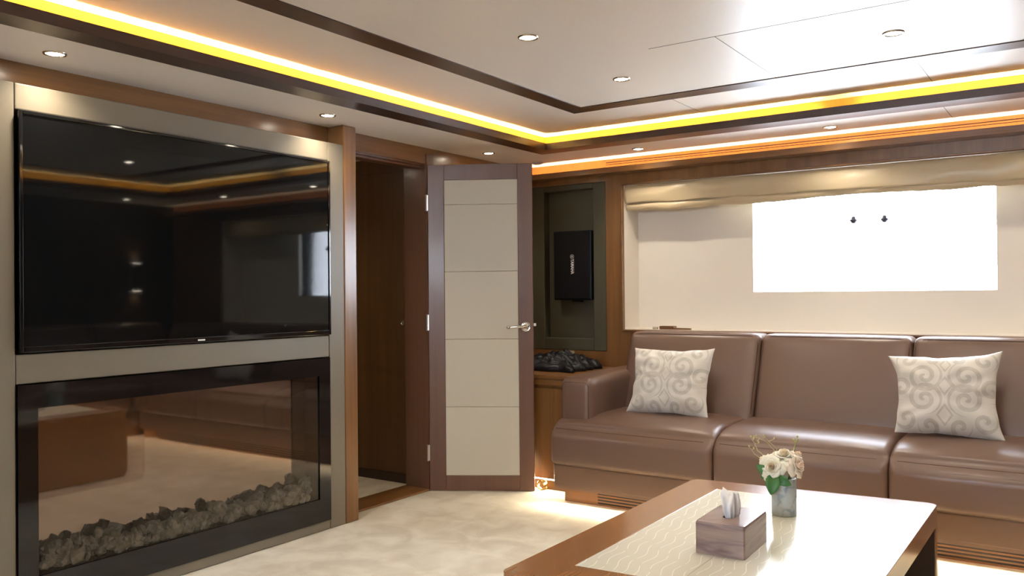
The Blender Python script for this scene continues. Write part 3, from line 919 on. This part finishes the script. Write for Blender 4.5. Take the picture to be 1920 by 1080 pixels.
# return of the corner sofa along the right wall
def seat2(y0, y1):
    bm = bmesh.new()
    soft_box(bm, 0.075, 0.80, y0, y1, 0.212, 0.462, 0.035, (0.006, 0, 0.010), 8)
    finish('seat_cushion', bm, M['leather'], sf, smooth=True)
seat2(3.18, 3.94); seat2(2.40, 3.178)
bm = bmesh.new(); soft_box(bm, 0.06, 0.80, 3.95, 4.60, 0.212, 0.458, 0.035, (0, 0, 0.006), 8)
finish('seat_cushion', bm, M['leather'], sf, smooth=True)
for y0, y1 in ((2.42, 3.17), (3.18, 3.95), (3.96, 4.62)):
    bm = bmesh.new(); soft_box(bm, 0.78, 0.96, y0, y1, 0.44, 0.912, 0.04, (0.015, 0, 0.003), 8, lambda p: (p.x + 0.12 * (p.z - 0.46) / 0.45, p.y, p.z))
    finish('back_cushion', bm, M['leather'], sf, smooth=True)
bm = bmesh.new(); soft_box(bm, 0.05, 0.77, 4.45, 4.62, 0.44, 0.912, 0.04, (0, 0.015, 0.003), 8, lambda p: (p.x, p.y + 0.17 * (p.z - 0.46) / 0.455, p.z))
finish('back_cushion', bm, M['leather'], sf, smooth=True)
finish('base', boxes((0.11, 1.08, 2.41, 4.84, 0.085, 0.211)), M['leather_low'], sf, bevel=0.012, seg=3)
finish('plinth', boxes((0.17, 1.0, 2.46, 4.80, 0.0, 0.086)), M['wood_y'], sf)
finish('led_strip', boxes((0.129, 0.130, 2.46, 3.96, 0.0795, 0.0840)), M['led3'], sf)
finish('light_shield', boxes((0.1302, 0.132, 2.46, 3.96, 0.0782, 0.086), (0.1288, 0.1302, 2.46, 3.96, 0.0782, 0.0793)), M['black_matte'], sf)
finish('light_lip', boxes((0.111, 0.116, 2.42, 3.97, 0.0775, 0.100)), M['leather_low'], sf)

# cabinet LED
finish('light_shield', boxes((XL + 0.03, -2.50, 4.2096, 4.2112, 0.0545, 0.0599), (XL + 0.03, -2.50, 4.2083, 4.2096, 0.0545, 0.0558)), M['black_matte'], cb)
finish('led_strip', boxes((XL + 0.03, -2.50, 4.2085, 4.2095, 0.0560, 0.0598)), M['led3'], cb)

# ------------------------------------------------------------------ pillows
def pillow(name, label, loc, size, tilt, rotz, roll, seed, corners):
    o = thing(name, label, 'pillow', loc, 0, 'damask pillows on the sofa')
    o.rotation_euler = (tilt, roll, rotz)
    n = 44
    bm = bmesh.new()
    W_, H_, T_ = size
    def P(u, v, s):
        pin = 0.05
        x = W_ / 2 * u * (1 - pin * (1 - v * v) ** 1.0 - 0.02 * noise.noise(Vector((v * 3, seed, 1))) * (1 - v ** 4))
        z = H_ / 2 * v * (1 - pin * (1 - u * u) ** 1.0 - 0.03 * noise.noise(Vector((u * 3, seed, 5))) * (1 - u ** 4))
        w = max(0.0, (1 - abs(u) ** 2.6) * (1 - abs(v) ** 2.6)) ** 0.55
        y = s * T_ / 2 * w
        wr = noise.noise(Vector((u * 2.4 + seed, v * 2.4, s * 3)))
        edge = max(abs(u), abs(v)) ** 2
        y += s * 0.016 * wr * w ** 0.5 + s * 0.006 * noise.noise(Vector((u * 6 + seed, v * 5, s * 7))) * w ** 0.4
        ang_ = math.atan2(v, u)
        y += s * 0.010 * edge * w ** 0.6 * math.sin(ang_ * 11 + 3 * wr + seed)
        # stretched-out corners
        for (cu, cv), (dx, dz) in zip(((-1, 1), (1, 1), (1, -1), (-1, -1)), corners):
            k_ = max(0, (u * cu + 1) / 2) ** 5 * max(0, (v * cv + 1) / 2) ** 5
            x += dx * k_; z += dz * k_
        return (x, y, z)
    F_, B_ = [], []
    for i in range(n + 1):
        fr_, br_ = [], []
        for j in range(n + 1):
            u, v = math.sin((i / n * 2 - 1) * PI / 2), math.sin((j / n * 2 - 1) * PI / 2)
            a_ = bm.verts.new(P(u, v, -1))
            fr_.append(a_)
            br_.append(a_ if i in (0, n) or j in (0, n) else bm.verts.new(P(u, v, 1)))
        F_.append(fr_); B_.append(br_)
    for g in (F_, B_):
        for i in range(n):
            for j in range(n):
                try:
                    bm.faces.new([g[i][j], g[i + 1][j], g[i + 1][j + 1], g[i][j + 1]])
                except ValueError:
                    pass
    finish('cover', bm, M['damask'], o, world=False, smooth=True)
    bm = bmesh.new()
    tube(bm, [P(math.sin(q), -1, 0) for q in [(-1 + 2 * k / 40) * PI / 2 for k in range(41)]], 0.0016, 6)
    finish('seam', bm, M['tissue'], o, world=False)
    return o
pillow('throw_pillow', 'cream and grey damask pillow leaning beside the left sofa arm', (-1.925, 4.335, 0.656), (0.440, 0.362, 0.16), math.radians(-17), math.radians(2), 0, 2.3,
       ((-0.014, 0.004), (0.016, 0.014), (0.012, -0.006), (-0.024, 0.0)))
pillow('throw_pillow', 'cream and grey damask pillow over the gap between the two right sofa cushions', (-0.562, 4.325, 0.663), (0.415, 0.372, 0.165), math.radians(-17), math.radians(4), 0, 5.1,
       ((-0.040, -0.008), (0.020, 0.030), (0.030, -0.008), (-0.004, 0.004)))

# ------------------------------------------------------------------ coffee table
TH = 0.43
tb = thing('coffee_table', 'low teak coffee table with a glossy cream inlaid top in front of the sofa', 'table', (-0.86, 2.46, 0))
sk = 0.085
def skew(x, y):          # the table's ends are cut slightly out of square
    return (x, y + sk * (x + 1.276))
def arc_outline(x0, x1, y0, y1, r):
    return [skew(a_, b_) for a_, b_ in rrect(x0, x1, y0, y1, r, 8)]
X0, X1, Y0, Y1 = -1.276, -0.437, 1.782, 3.085
ix0, ix1, iy0_, iy1_ = -1.137, -0.567, 1.925, 2.955
# frame of the top: ring with the inlay in its rebate
bm = bmesh.new()
outer = arc_outline(X0, X1, Y0, Y1, 0.035)
inner = [skew(a_, b_) for a_, b_ in rrect(ix0, ix1, iy0_, iy1_, 0.002, 8)]
z_lo, z_hi = TH - 0.068, TH
vo = [[bm.verts.new((a_, b_, z)) for a_, b_ in outer] for z in (z_lo, z_hi)]
vi = [[bm.verts.new((a_, b_, z)) for a_, b_ in inner] for z in (z_lo, z_hi)]
n_ = len(outer)
for i in range(n_):
    j = (i + 1) % n_
    bm.faces.new([vo[0][i], vo[0][j], vo[1][j], vo[1][i]])
    bm.faces.new([vi[0][i], vi[0][j], vi[1][j], vi[1][i]])
    bm.faces.new([vo[1][i], vo[1][j], vi[1][j], vi[1][i]])
    bm.faces.new([vo[0][i], vo[0][j], vi[0][j], vi[0][i]])
finish('top_frame', bm, M['table_wood'], tb, bevel=0.0015)
bm = bmesh.new()
prism(bm, [skew(a_, b_) for a_, b_ in ((ix0, iy0_), (-0.86 + 0.002, iy0_), (-0.86 + 0.002, iy1_), (ix0, iy1_))], TH - 0.03, TH - 0.0005)
prism(bm, [skew(a_, b_) for a_, b_ in ((-0.857, iy0_), (ix1, iy0_), (ix1, iy1_), (-0.857, iy1_))], TH - 0.03, TH - 0.0005)
finish('inlay', bm, M['inlay'], tb, label='glossy cream inlay with wavy silver lines')
# end slabs and closed left side with rounded lower corners
def slab_side(x0, x1, ya, yb, r):
    bm = bmesh.new()
    pts = rrect(ya, yb, 0.004, z_lo + 0.02, r, 6)
    pts = [(a_, c_ if c_ < 0.2 else z_lo) for a_, c_ in pts]
    pts = [(max(ya, min(yb, a_)) if c_ < 0.2 else (ya if a_ < (ya + yb) / 2 else yb), c_) for a_, c_ in pts]
    seen = []
    for p in pts:
        if p not in seen:
            seen.append(p)
    prism(bm, seen, x0, x1, lambda a_, c_, x: (x, a_ + sk * (x + 1.276), c_))
    return bm
finish('side_panel', slab_side(X0 + 0.002, X0 + 0.035, Y0 + 0.004, Y1 - 0.004, 0.05), M['table_wood'], tb, bevel=0.003)
for ya, yb in ((Y0 + 0.002, Y0 + 0.052), (Y1 - 0.040, Y1 - 0.002)):
    bm = bmesh.new()
    prism(bm, [skew(a_, b_) for a_, b_ in ((X0 + 0.036, ya), (X1 - 0.003, ya), (X1 - 0.003, yb), (X0 + 0.036, yb))], 0.0, z_lo)
    finish('end_leg', bm, M['table_wood'], tb, bevel=0.004)
bm = bmesh.new()
prism(bm, [skew(a_, b_) for a_, b_ in ((-0.80, Y0 + 0.053), (-0.78, Y0 + 0.053), (-0.78, Y1 - 0.041), (-0.80, Y1 - 0.041))], 0.0, z_lo)
finish('centre_board', bm, M['dark_wood'], tb)
bm = bmesh.new()
prism(bm, [skew(a_, b_) for a_, b_ in ((-0.779, Y1 - 0.046), (X1 - 0.006, Y1 - 0.046), (X1 - 0.006, Y1 - 0.041), (-0.779, Y1 - 0.041))], 0.0, z_lo - 0.006)
finish('inside_dark_sheet', bm, M['dark_wood'], tb)  # added dark sheets, only there to darken the table's open inside
bm = bmesh.new()
prism(bm, [skew(a_, b_) for a_, b_ in ((-0.779, Y0 + 0.053), (X1 - 0.006, Y0 + 0.053), (X1 - 0.006, Y1 - 0.047), (-0.779, Y1 - 0.047))], z_lo - 0.006, z_lo)
finish('inside_dark_sheet', bm, M['dark_wood'], tb)

# tissue box
tx = thing('tissue_box', 'square striped walnut tissue box standing on the coffee table', 'tissue box', (-0.8475, 2.318, TH), math.radians(1.5))
bs, bh = 0.069, 0.089
bsy = 0.103
bm = bmesh.new()
slot = rrect(-0.016, 0.016, -0.040, 0.040, 0.012, 4)
out_ = rrect(-bs, bs, -bsy, bsy, 0.006, 4)
V0 = [bm.verts.new((a_, b_, 0)) for a_, b_ in out_]
V1 = [bm.verts.new((a_, b_, bh - 0.007)) for a_, b_ in out_]
V2 = [bm.verts.new((a_ * 0.972, b_ * 0.98, bh - 0.0012)) for a_, b_ in out_]
V3 = [bm.verts.new((a_ * 0.92, b_ * 0.95, bh)) for a_, b_ in out_]
S1 = [bm.verts.new((a_, b_, bh)) for a_, b_ in slot]
S0 = [bm.verts.new((a_, b_, bh - 0.03)) for a_, b_ in slot]
bm.faces.new(V0)
n_ = len(out_)
for A_, B_ in ((V0, V1), (V1, V2), (V2, V3), (V3, S1), (S1, S0)):
    for i in range(n_):
        j = (i + 1) % n_
        bm.faces.new([A_[i], A_[j], B_[j], B_[i]])
bm.faces.new(S0)
finish('box_body', bm, M['walnut'], tx, world=False)
bm = bmesh.new()
nu, nt_ = 40, 12
g = []
for i in range(nu):
    a_ = i / nu * 2 * PI
    col = []
    for j in range(nt_ + 1):
        t = j / nt_
        rad = 0.009 + 0.034 * (t ** 0.8) * (1 - 0.55 * t * t)
        fl = 1 + 0.30 * math.sin(a_ * 5 + 0.7) * (0.3 + 0.7 * t) + 0.18 * math.sin(a_ * 9 + 2 * t) + 0.10 * math.sin(a_ * 14 - 3 * t)
        z = bh - 0.022 + 0.078 * t + 0.012 * t * math.sin(a_ * 2 + 1) - 0.012 * t * t * math.sin(a_ * 3)
        col.append(bm.verts.new((rad * fl * math.cos(a_) * 0.75 - 0.004 * t, rad * fl * math.sin(a_) * 1.1, z)))
    g.append(col)
for i in range(nu):
    for j in range(nt_):
        bm.faces.new([g[i][j], g[(i + 1) % nu][j], g[(i + 1) % nu][j + 1], g[i][j + 1]])
cap = bm.verts.new((-0.004, 0.004, bh + 0.058))
for i in range(nu):
    bm.faces.new([g[i][nt_], g[(i + 1) % nu][nt_], cap])
finish('tissue', bm, M['tissue'], tx, world=False, smooth=True)

# ------------------------------------------------------------------ vase with roses
VX, VY = -0.829, 2.745
vs = thing('flower_vase', 'small grey marbled cylinder vase holding cream roses on the coffee table', 'vase', (VX, VY, TH))
bm = bmesh.new()
R_ = 0.0385
lathe(bm, [(0, 0), (R_ - 0.002, 0), (R_, 0.002), (R_, 0.118), (R_ - 0.003, 0.119), (R_ - 0.004, 0.116), (R_ - 0.004, 0.012), (0, 0.010)], 40)
finish('body', bm, M['vase'], vs, world=False, smooth=True)
bm = bmesh.new()
lathe(bm, [(0, 0.095), (R_ - 0.0045, 0.095), (R_ - 0.0045, 0.090), (0, 0.090)], 24)
finish('filling', bm, M['stem'], vs, world=False)

def rose(name, label, c, d, size, mat, seed, base, roll=0.0):
    """c bloom centre, d facing direction"""
    o = thing(name, label, 'rose', base, 0, 'cream roses in the vase')
    rg = random.Random(seed)
    d = Vector(d).normalized()
    q = Vector((0, 0, 1)).rotation_difference(d).to_matrix().to_4x4()
    mt = Matrix.Translation(Vector(c) - Vector(base)) @ q
    bm = bmesh.new()
    lay = bm.verts.layers.float.new('tip')
    golden = 2.399
    NP = 24
    for k in range(NP):
        f_ = k / (NP - 1)
        r0 = size * (0.10 + 0.52 * f_ ** 1.2)
        hgt = size * (0.70 - 0.16 * f_ + 0.03 * rg.random())
        wid = 2.6 - 1.25 * f_ ** 0.7 + 0.15 * rg.random()
        opening = 0.0 + 1.0 * f_ ** 2.2
        a0 = k * golden + rg.uniform(-0.2, 0.2) + roll
        nu_, nv_ = 9, 8
        grid = []
        for i in range(nu_ + 1):
            s = i / nu_ * 2 - 1
            col = []
            for j in range(nv_ + 1):
                t = j / nv_
                wprof = math.sin(PI * min(1, 0.18 + t * 0.62)) ** 0.8
                a_ = a0 + s * wid * 0.5 * wprof
                rr_ = r0 * (0.35 + 0.65 * math.sin(t * PI / 2)) + size * 0.40 * opening * t ** 2.6
                z = -0.42 * size + hgt * (0.9 * t + 0.25 * t * (1 - t)) - size * 0.34 * opening * t ** 4 - size * 0.08 * s * s * t - size * 0.28 * f_ * f_ * t
                # pointed tips on the outer petals
                z += size * 0.05 * (1 - abs(s)) ** 2 * t ** 3 * (1 - opening)
                rr_ += size * 0.10 * opening * (1 - abs(s)) ** 1.5 * t ** 3
                rr_ += size * 0.02 * math.sin(s * 6 + k) * t * t
                v = bm.verts.new(mt @ Vector((rr_ * math.cos(a_), rr_ * math.sin(a_), z)))
                v[lay] = min(1.0, 0.10 + 1.25 * f_ * (0.6 + 0.4 * t))
                col.append(v)
            grid.append(col)
        for i in range(nu_):
            for j in range(nv_):
                bm.faces.new([grid[i][j], grid[i + 1][j], grid[i + 1][j + 1], grid[i][j + 1]])
    b_ = finish('bloom', bm, mat, o, world=False, smooth=True)
    so_ = b_.modifiers.new('thick', 'SOLIDIFY'); so_.thickness = 0.0006
    bm = bmesh.new()
    p0 = Vector(c) - Vector(base) - d * size * 0.42
    tube(bm, [p0, p0 * 0.55 + Vector((0, 0, 0.012)), Vector((0, 0, 0.0))], 0.0022, 8)
    finish('stem', bm, M['stem'], o, world=False, smooth=True)
    return o

def leaf_bm(base, tip, width, up, curl=0.15):
    bm = bmesh.new()
    base, tip, up = Vector(base), Vector(tip), Vector(up).normalized()
    ax = tip - base
    side = ax.cross(up).normalized()
    nrm = side.cross(ax).normalized()
    n = 14
    rows = []
    for i in range(n + 1):
        t = i / n
        w_ = width * (math.sin(PI * t ** 0.8) ** 0.75) * (1 + 0.04 * math.sin(t * 40))
        mid = base + ax * t + nrm * curl * ax.length * math.sin(PI * t)
        rows.append([bm.verts.new(mid + side * w_ * s + nrm * abs(s) * w_ * 0.3) for s in (-1, -0.5, 0, 0.5, 1)])
    for i in range(n):
        for j in range(4):
            bm.faces.new([rows[i][j], rows[i + 1][j], rows[i + 1][j + 1], rows[i][j + 1]])
    bmesh.ops.remove_doubles(bm, verts=bm.verts[:], dist=1e-5)
    return bm
# camera-facing frame around the vase: right and towards-viewer directions on the floor plan
rt = Vector((0.82, 0.57, 0)); tw = Vector((0.30, -0.95, 0)).normalized(); rt = Vector((0.955, 0.297, 0))
VC = Vector((VX, VY, 0))
def at(r, t, z):
    p = VC + rt * r + tw * t
    return Vector((p.x, p.y, z))
def vbase(r, t):
    p = at(r, t, TH + 0.0965)
    return p
r1 = rose('rose', 'large open cream rose in front of the bouquet with a peach heart', at(-0.038, 0.040, 0.590), tuple(tw * 0.85 + rt * -0.15 + Vector((0, 0, 0.35))), 0.047, M['petal'], 1, vbase(-0.015, 0.012))
r2 = rose('rose', 'cream rose standing highest in the bouquet', at(0.002, -0.008, 0.628), tuple(tw * 0.35 + Vector((0, 0, 0.9))), 0.046, M['petal'], 2, vbase(0.0, -0.012))
r3 = rose('rose', 'blush rose on the right side of the bouquet', at(0.050, 0.022, 0.596), tuple(tw * 0.45 + rt * 0.75 + Vector((0, 0, 0.35))), 0.043, M['petal_pink'], 3, vbase(0.016, 0.006))
r4 = rose('rose', 'small cream rose half hidden at the left back of the bouquet', at(-0.066, -0.004, 0.603), tuple(tw * 0.1 + rt * -0.8 + Vector((0, 0, 0.5))), 0.039, M['petal'], 4, vbase(-0.02, -0.01))
r5 = rose('rose', 'small blush rose at the right back of the bouquet', at(0.048, -0.020, 0.624), tuple(tw * -0.1 + rt * 0.6 + Vector((0, 0, 0.7))), 0.030, M['petal_pink'], 5, vbase(0.012, -0.02))
def leaf(parent, a_, b_, w_, up, curl=0.12):
    lf = finish('leaf', leaf_bm(a_, b_, w_, up, curl), M['leaf'], parent, smooth=True)
    s_ = lf.modifiers.new('thick', 'SOLIDIFY'); s_.thickness = 0.0006
    return lf
leaf(r1, at(-0.030, 0.030, 0.565), at(-0.040, 0.056, 0.502), 0.023, tw)
leaf(r1, at(-0.020, 0.036, 0.556), at(0.022, 0.050, 0.536), 0.016, tw)
leaf(r4, at(-0.045, 0.018, 0.565), at(-0.085, 0.026, 0.590), 0.016, tw)
leaf(r4, at(-0.048, 0.008, 0.560), at(-0.072, 0.020, 0.548), 0.012, tw)

def sprig(label, base, pts, buds, mat, r=0.0013):
    o = thing('twig', label, 'twig', base, 0, 'pale twigs in the bouquet')
    bm = bmesh.new()
    P_ = [Vector(p) for p in pts]
    # smooth
    Q = []
    for i in range(len(P_) - 1):
        for k in range(4):
            Q.append(P_[i].lerp(P_[i + 1], k / 4) + Vector((nv(i + k / 4, 2, 3), nv(i + k / 4, 2, 7), 0)) * 0.003)
    Q.append(P_[-1])
    tube(bm, Q, r, 6, r_end=r * 0.6)
    for b_ in buds:
        k = int(b_[0] * (len(Q) - 1))
        e = Q[k] + Vector(b_[1])
        tube(bm, [Q[k], Q[k].lerp(e, 0.6) + Vector((0, 0, -0.002)), e], r * 0.7, 5)
    finish('stem', bm, mat, o, smooth=True)
    ends = [Q[-1]] + [Q[int(b_[0] * (len(Q) - 1))] + Vector(b_[1]) for b_ in buds]
    for e in ends:
        bm = bmesh.new()
        bmesh.ops.create_icosphere(bm, subdivisions=2, radius=0.0028)
        for v in bm.verts:
            v.co = Vector((v.co.x * (1 + 0.25 * math.sin(v.co.z * 900)), v.co.y, v.co.z * 1.5)) + e
        finish('bud', bm, mat, o, smooth=True)
    return o
sprig('pale twig reaching highest left above the bouquet', vbase(-0.010, -0.020), [vbase(-0.010, -0.020), at(-0.05, -0.03, 0.600), at(-0.080, -0.02, 0.628), at(-0.090, -0.02, 0.650), at(-0.101, -0.02, 0.672)], [(0.80, tuple(rt * 0.012 + Vector((0, 0, 0.004)))), (0.92, (0.004, 0, 0.006))], M['twig'])
sprig('pale twig bending lowest to the left of the bouquet', vbase(-0.018, -0.016), [vbase(-0.018, -0.016), at(-0.062, -0.02, 0.595), at(-0.090, -0.015, 0.618), at(-0.107, -0.01, 0.642)], [(0.9, tuple(rt * 0.006 + Vector((0, 0, 0.006))))], M['twig'])
sprig('pale twig curving over the top left of the bouquet', vbase(-0.004, -0.026), [vbase(-0.004, -0.026), at(-0.03, -0.03, 0.630), at(-0.052, -0.02, 0.658), at(-0.075, -0.02, 0.668), at(-0.091, -0.02, 0.672)], [(0.75, tuple(rt * -0.006 + Vector((0, 0, -0.009)))), (0.92, (0, 0, 0.006))], M['twig'])
sprig('pale forked twig rising beside the highest rose', vbase(-0.002, -0.019), [vbase(-0.002, -0.019), at(-0.022, -0.03, 0.635), at(-0.045, -0.02, 0.660), at(-0.061, -0.02, 0.678)], [(0.7, tuple(rt * 0.018 + Vector((0, 0, 0.010)))), (0.9, tuple(rt * -0.006 + Vector((0, 0, 0.004))))], M['twig'])
sprig('pale green sprig rising behind the bouquet on the right', vbase(0.006, -0.024), [vbase(0.006, -0.024), at(0.03, -0.03, 0.630), at(0.038, -0.03, 0.655), at(0.044, -0.03, 0.668)], [(0.7, tuple(rt * 0.006 + Vector((0, 0, 0.010)))), (0.75, tuple(rt * -0.008 + Vector((0, 0, 0.008)))), (0.85, tuple(rt * 0.003 + Vector((0, 0, 0.016))))], M['bud'], 0.0018)

# ------------------------------------------------------------------ downlights
def downlight():
    t = thing('downlight', 'x', 'ceiling light', (0, 0, 0))
    bm = bmesh.new()
    lathe(bm, [(0.029, 0.012), (0.030, -0.001), (0.033, -0.005), (0.037, -0.0045), (0.040, 0.0), (0.040, 0.004), (0.032, 0.014)], 32)
    finish('trim_ring', bm, M['chrome'], t, world=False, smooth=True)
    bm = bmesh.new()
    lathe(bm, [(0, -0.0045), (0.018, -0.004), (0.0298, -0.0005), (0.0298, 0.004), (0, 0.006)], 24)
    finish('lens', bm, M['lens'], t, world=False, smooth=True)
    return t
dl0 = downlight()
spots_ = [
    (-3.000, 1.541, Z1, 'leftmost ceiling downlight, near the top left corner above the television'),
    (-3.000, 2.827, Z1, 'ceiling downlight near the wooden post beside the television'),
    (-3.030, 4.173, Z1, 'ceiling downlight above the open door'),
    (-2.231, 4.596, Z1, 'lower ceiling downlight above the left end of the window'),
    (-1.126, 4.600, Z1, 'lower ceiling downlight above the middle of the window, washed out by glare'),
    (-0.010, 4.600, Z1, 'lower ceiling downlight above the right end of the window'),
    (-1.718, 2.621, Z2, 'raised ceiling downlight nearest the top edge, left of the ceiling glare'),
    (-1.718, 3.377, Z2, 'raised ceiling downlight nearest the corner of the dark strip'),
    (-0.598, 3.376, Z2, 'raised ceiling downlight inside the bright glare at upper right'),
    (-0.598, 2.621, Z2, 'raised ceiling downlight above the coffee table'),
    (-1.718, 1.10, Z2, 'unseen raised ceiling downlight added behind the table on the television side'),  # unseen near rows, added to light the room
    (-0.598, 1.10, Z2, 'unseen raised ceiling downlight added behind the table on the sofa side'),
    (-1.718, -0.2, Z2, 'unseen raised ceiling downlight added at the near end on the television side'),
    (-3.000, 0.20, Z1, 'lower ceiling downlight near the left wall behind the camera'),
    (0.80, 4.20, Z1, 'lower ceiling downlight over the sofa corner'),
    (0.80, 2.80, Z1, 'lower ceiling downlight over the sofa return'),
    (0.80, 1.20, Z1, 'lower ceiling downlight near the right wall'),
]
for i, (x, y, z, lab) in enumerate(spots_):
    o = dl0 if i == 0 else copy_tree(dl0)
    o.location = (x, y, z)
    setp(o, lab, 'ceiling light', 'downlights in the raised ceiling' if z == Z2 else 'downlights in the lower ceiling')
for o in [q for q in bpy.data.objects if q.name.startswith('downlight')]:
    spot('lamp', (0, 0, -0.008), DOWN_W, math.radians(132), 1.0, (1.0, 0.87, 0.71), o, 0.02)
# disc detector
bm = bmesh.new()
lathe(bm, [(0, -0.012), (0.022, -0.012), (0.036, -0.006), (0.038, 0.0), (0, 0.0)], 28, (-3.00, 4.675, Z1))
setp(finish('smoke_detector', bm, plain('detector_plastic', (0.36, 0.31, 0.26), 0.5), smooth=True), 'small flat round detector on the ceiling just above the top corner of the open door', 'detector')

# ------------------------------------------------------------------ wall sconce (seen in the television)
sc = thing('wall_sconce', 'dark up and down wall lamp on the right hand wall', 'wall lamp', (XR, 4.45, 1.33))
finish('lamp_body', boxes((XR - 0.07, XR - 0.002, 4.405, 4.495, 1.205, 1.455)), M['shade'], sc, bevel=0.005)
finish('bulb', boxes((XR - 0.052, XR - 0.02, 4.42, 4.48, 1.455, 1.458)), M['lens'], sc)
finish('bulb', boxes((XR - 0.052, XR - 0.02, 4.42, 4.48, 1.202, 1.205)), M['lens'], sc)
spot('lamp', (-0.036, 0, 0.135), 12.0, math.radians(110), 0.8, (1, 0.75, 0.45), sc, 0.01, (PI, 0, 0))
spot('lamp', (-0.036, 0, -0.135), 12.0, math.radians(110), 0.8, (1, 0.75, 0.45), sc, 0.01)

# unseen lamp added to light the corridor
ol_ = thing('corridor_fill_light', 'unseen round fill light added in the corridor ceiling', 'ceiling light', (-3.95, 3.1, 2.0))
bm = bmesh.new(); lathe(bm, [(0, -0.004), (0.03, -0.003), (0.03, 0.004), (0, 0.004)], 20)
finish('lens', bm, M['lens'], ol_, world=False)
spot('lamp', (0, 0, -0.01), 16.0, math.radians(140), 0.9, (1, 0.80, 0.55), ol_, 0.02)
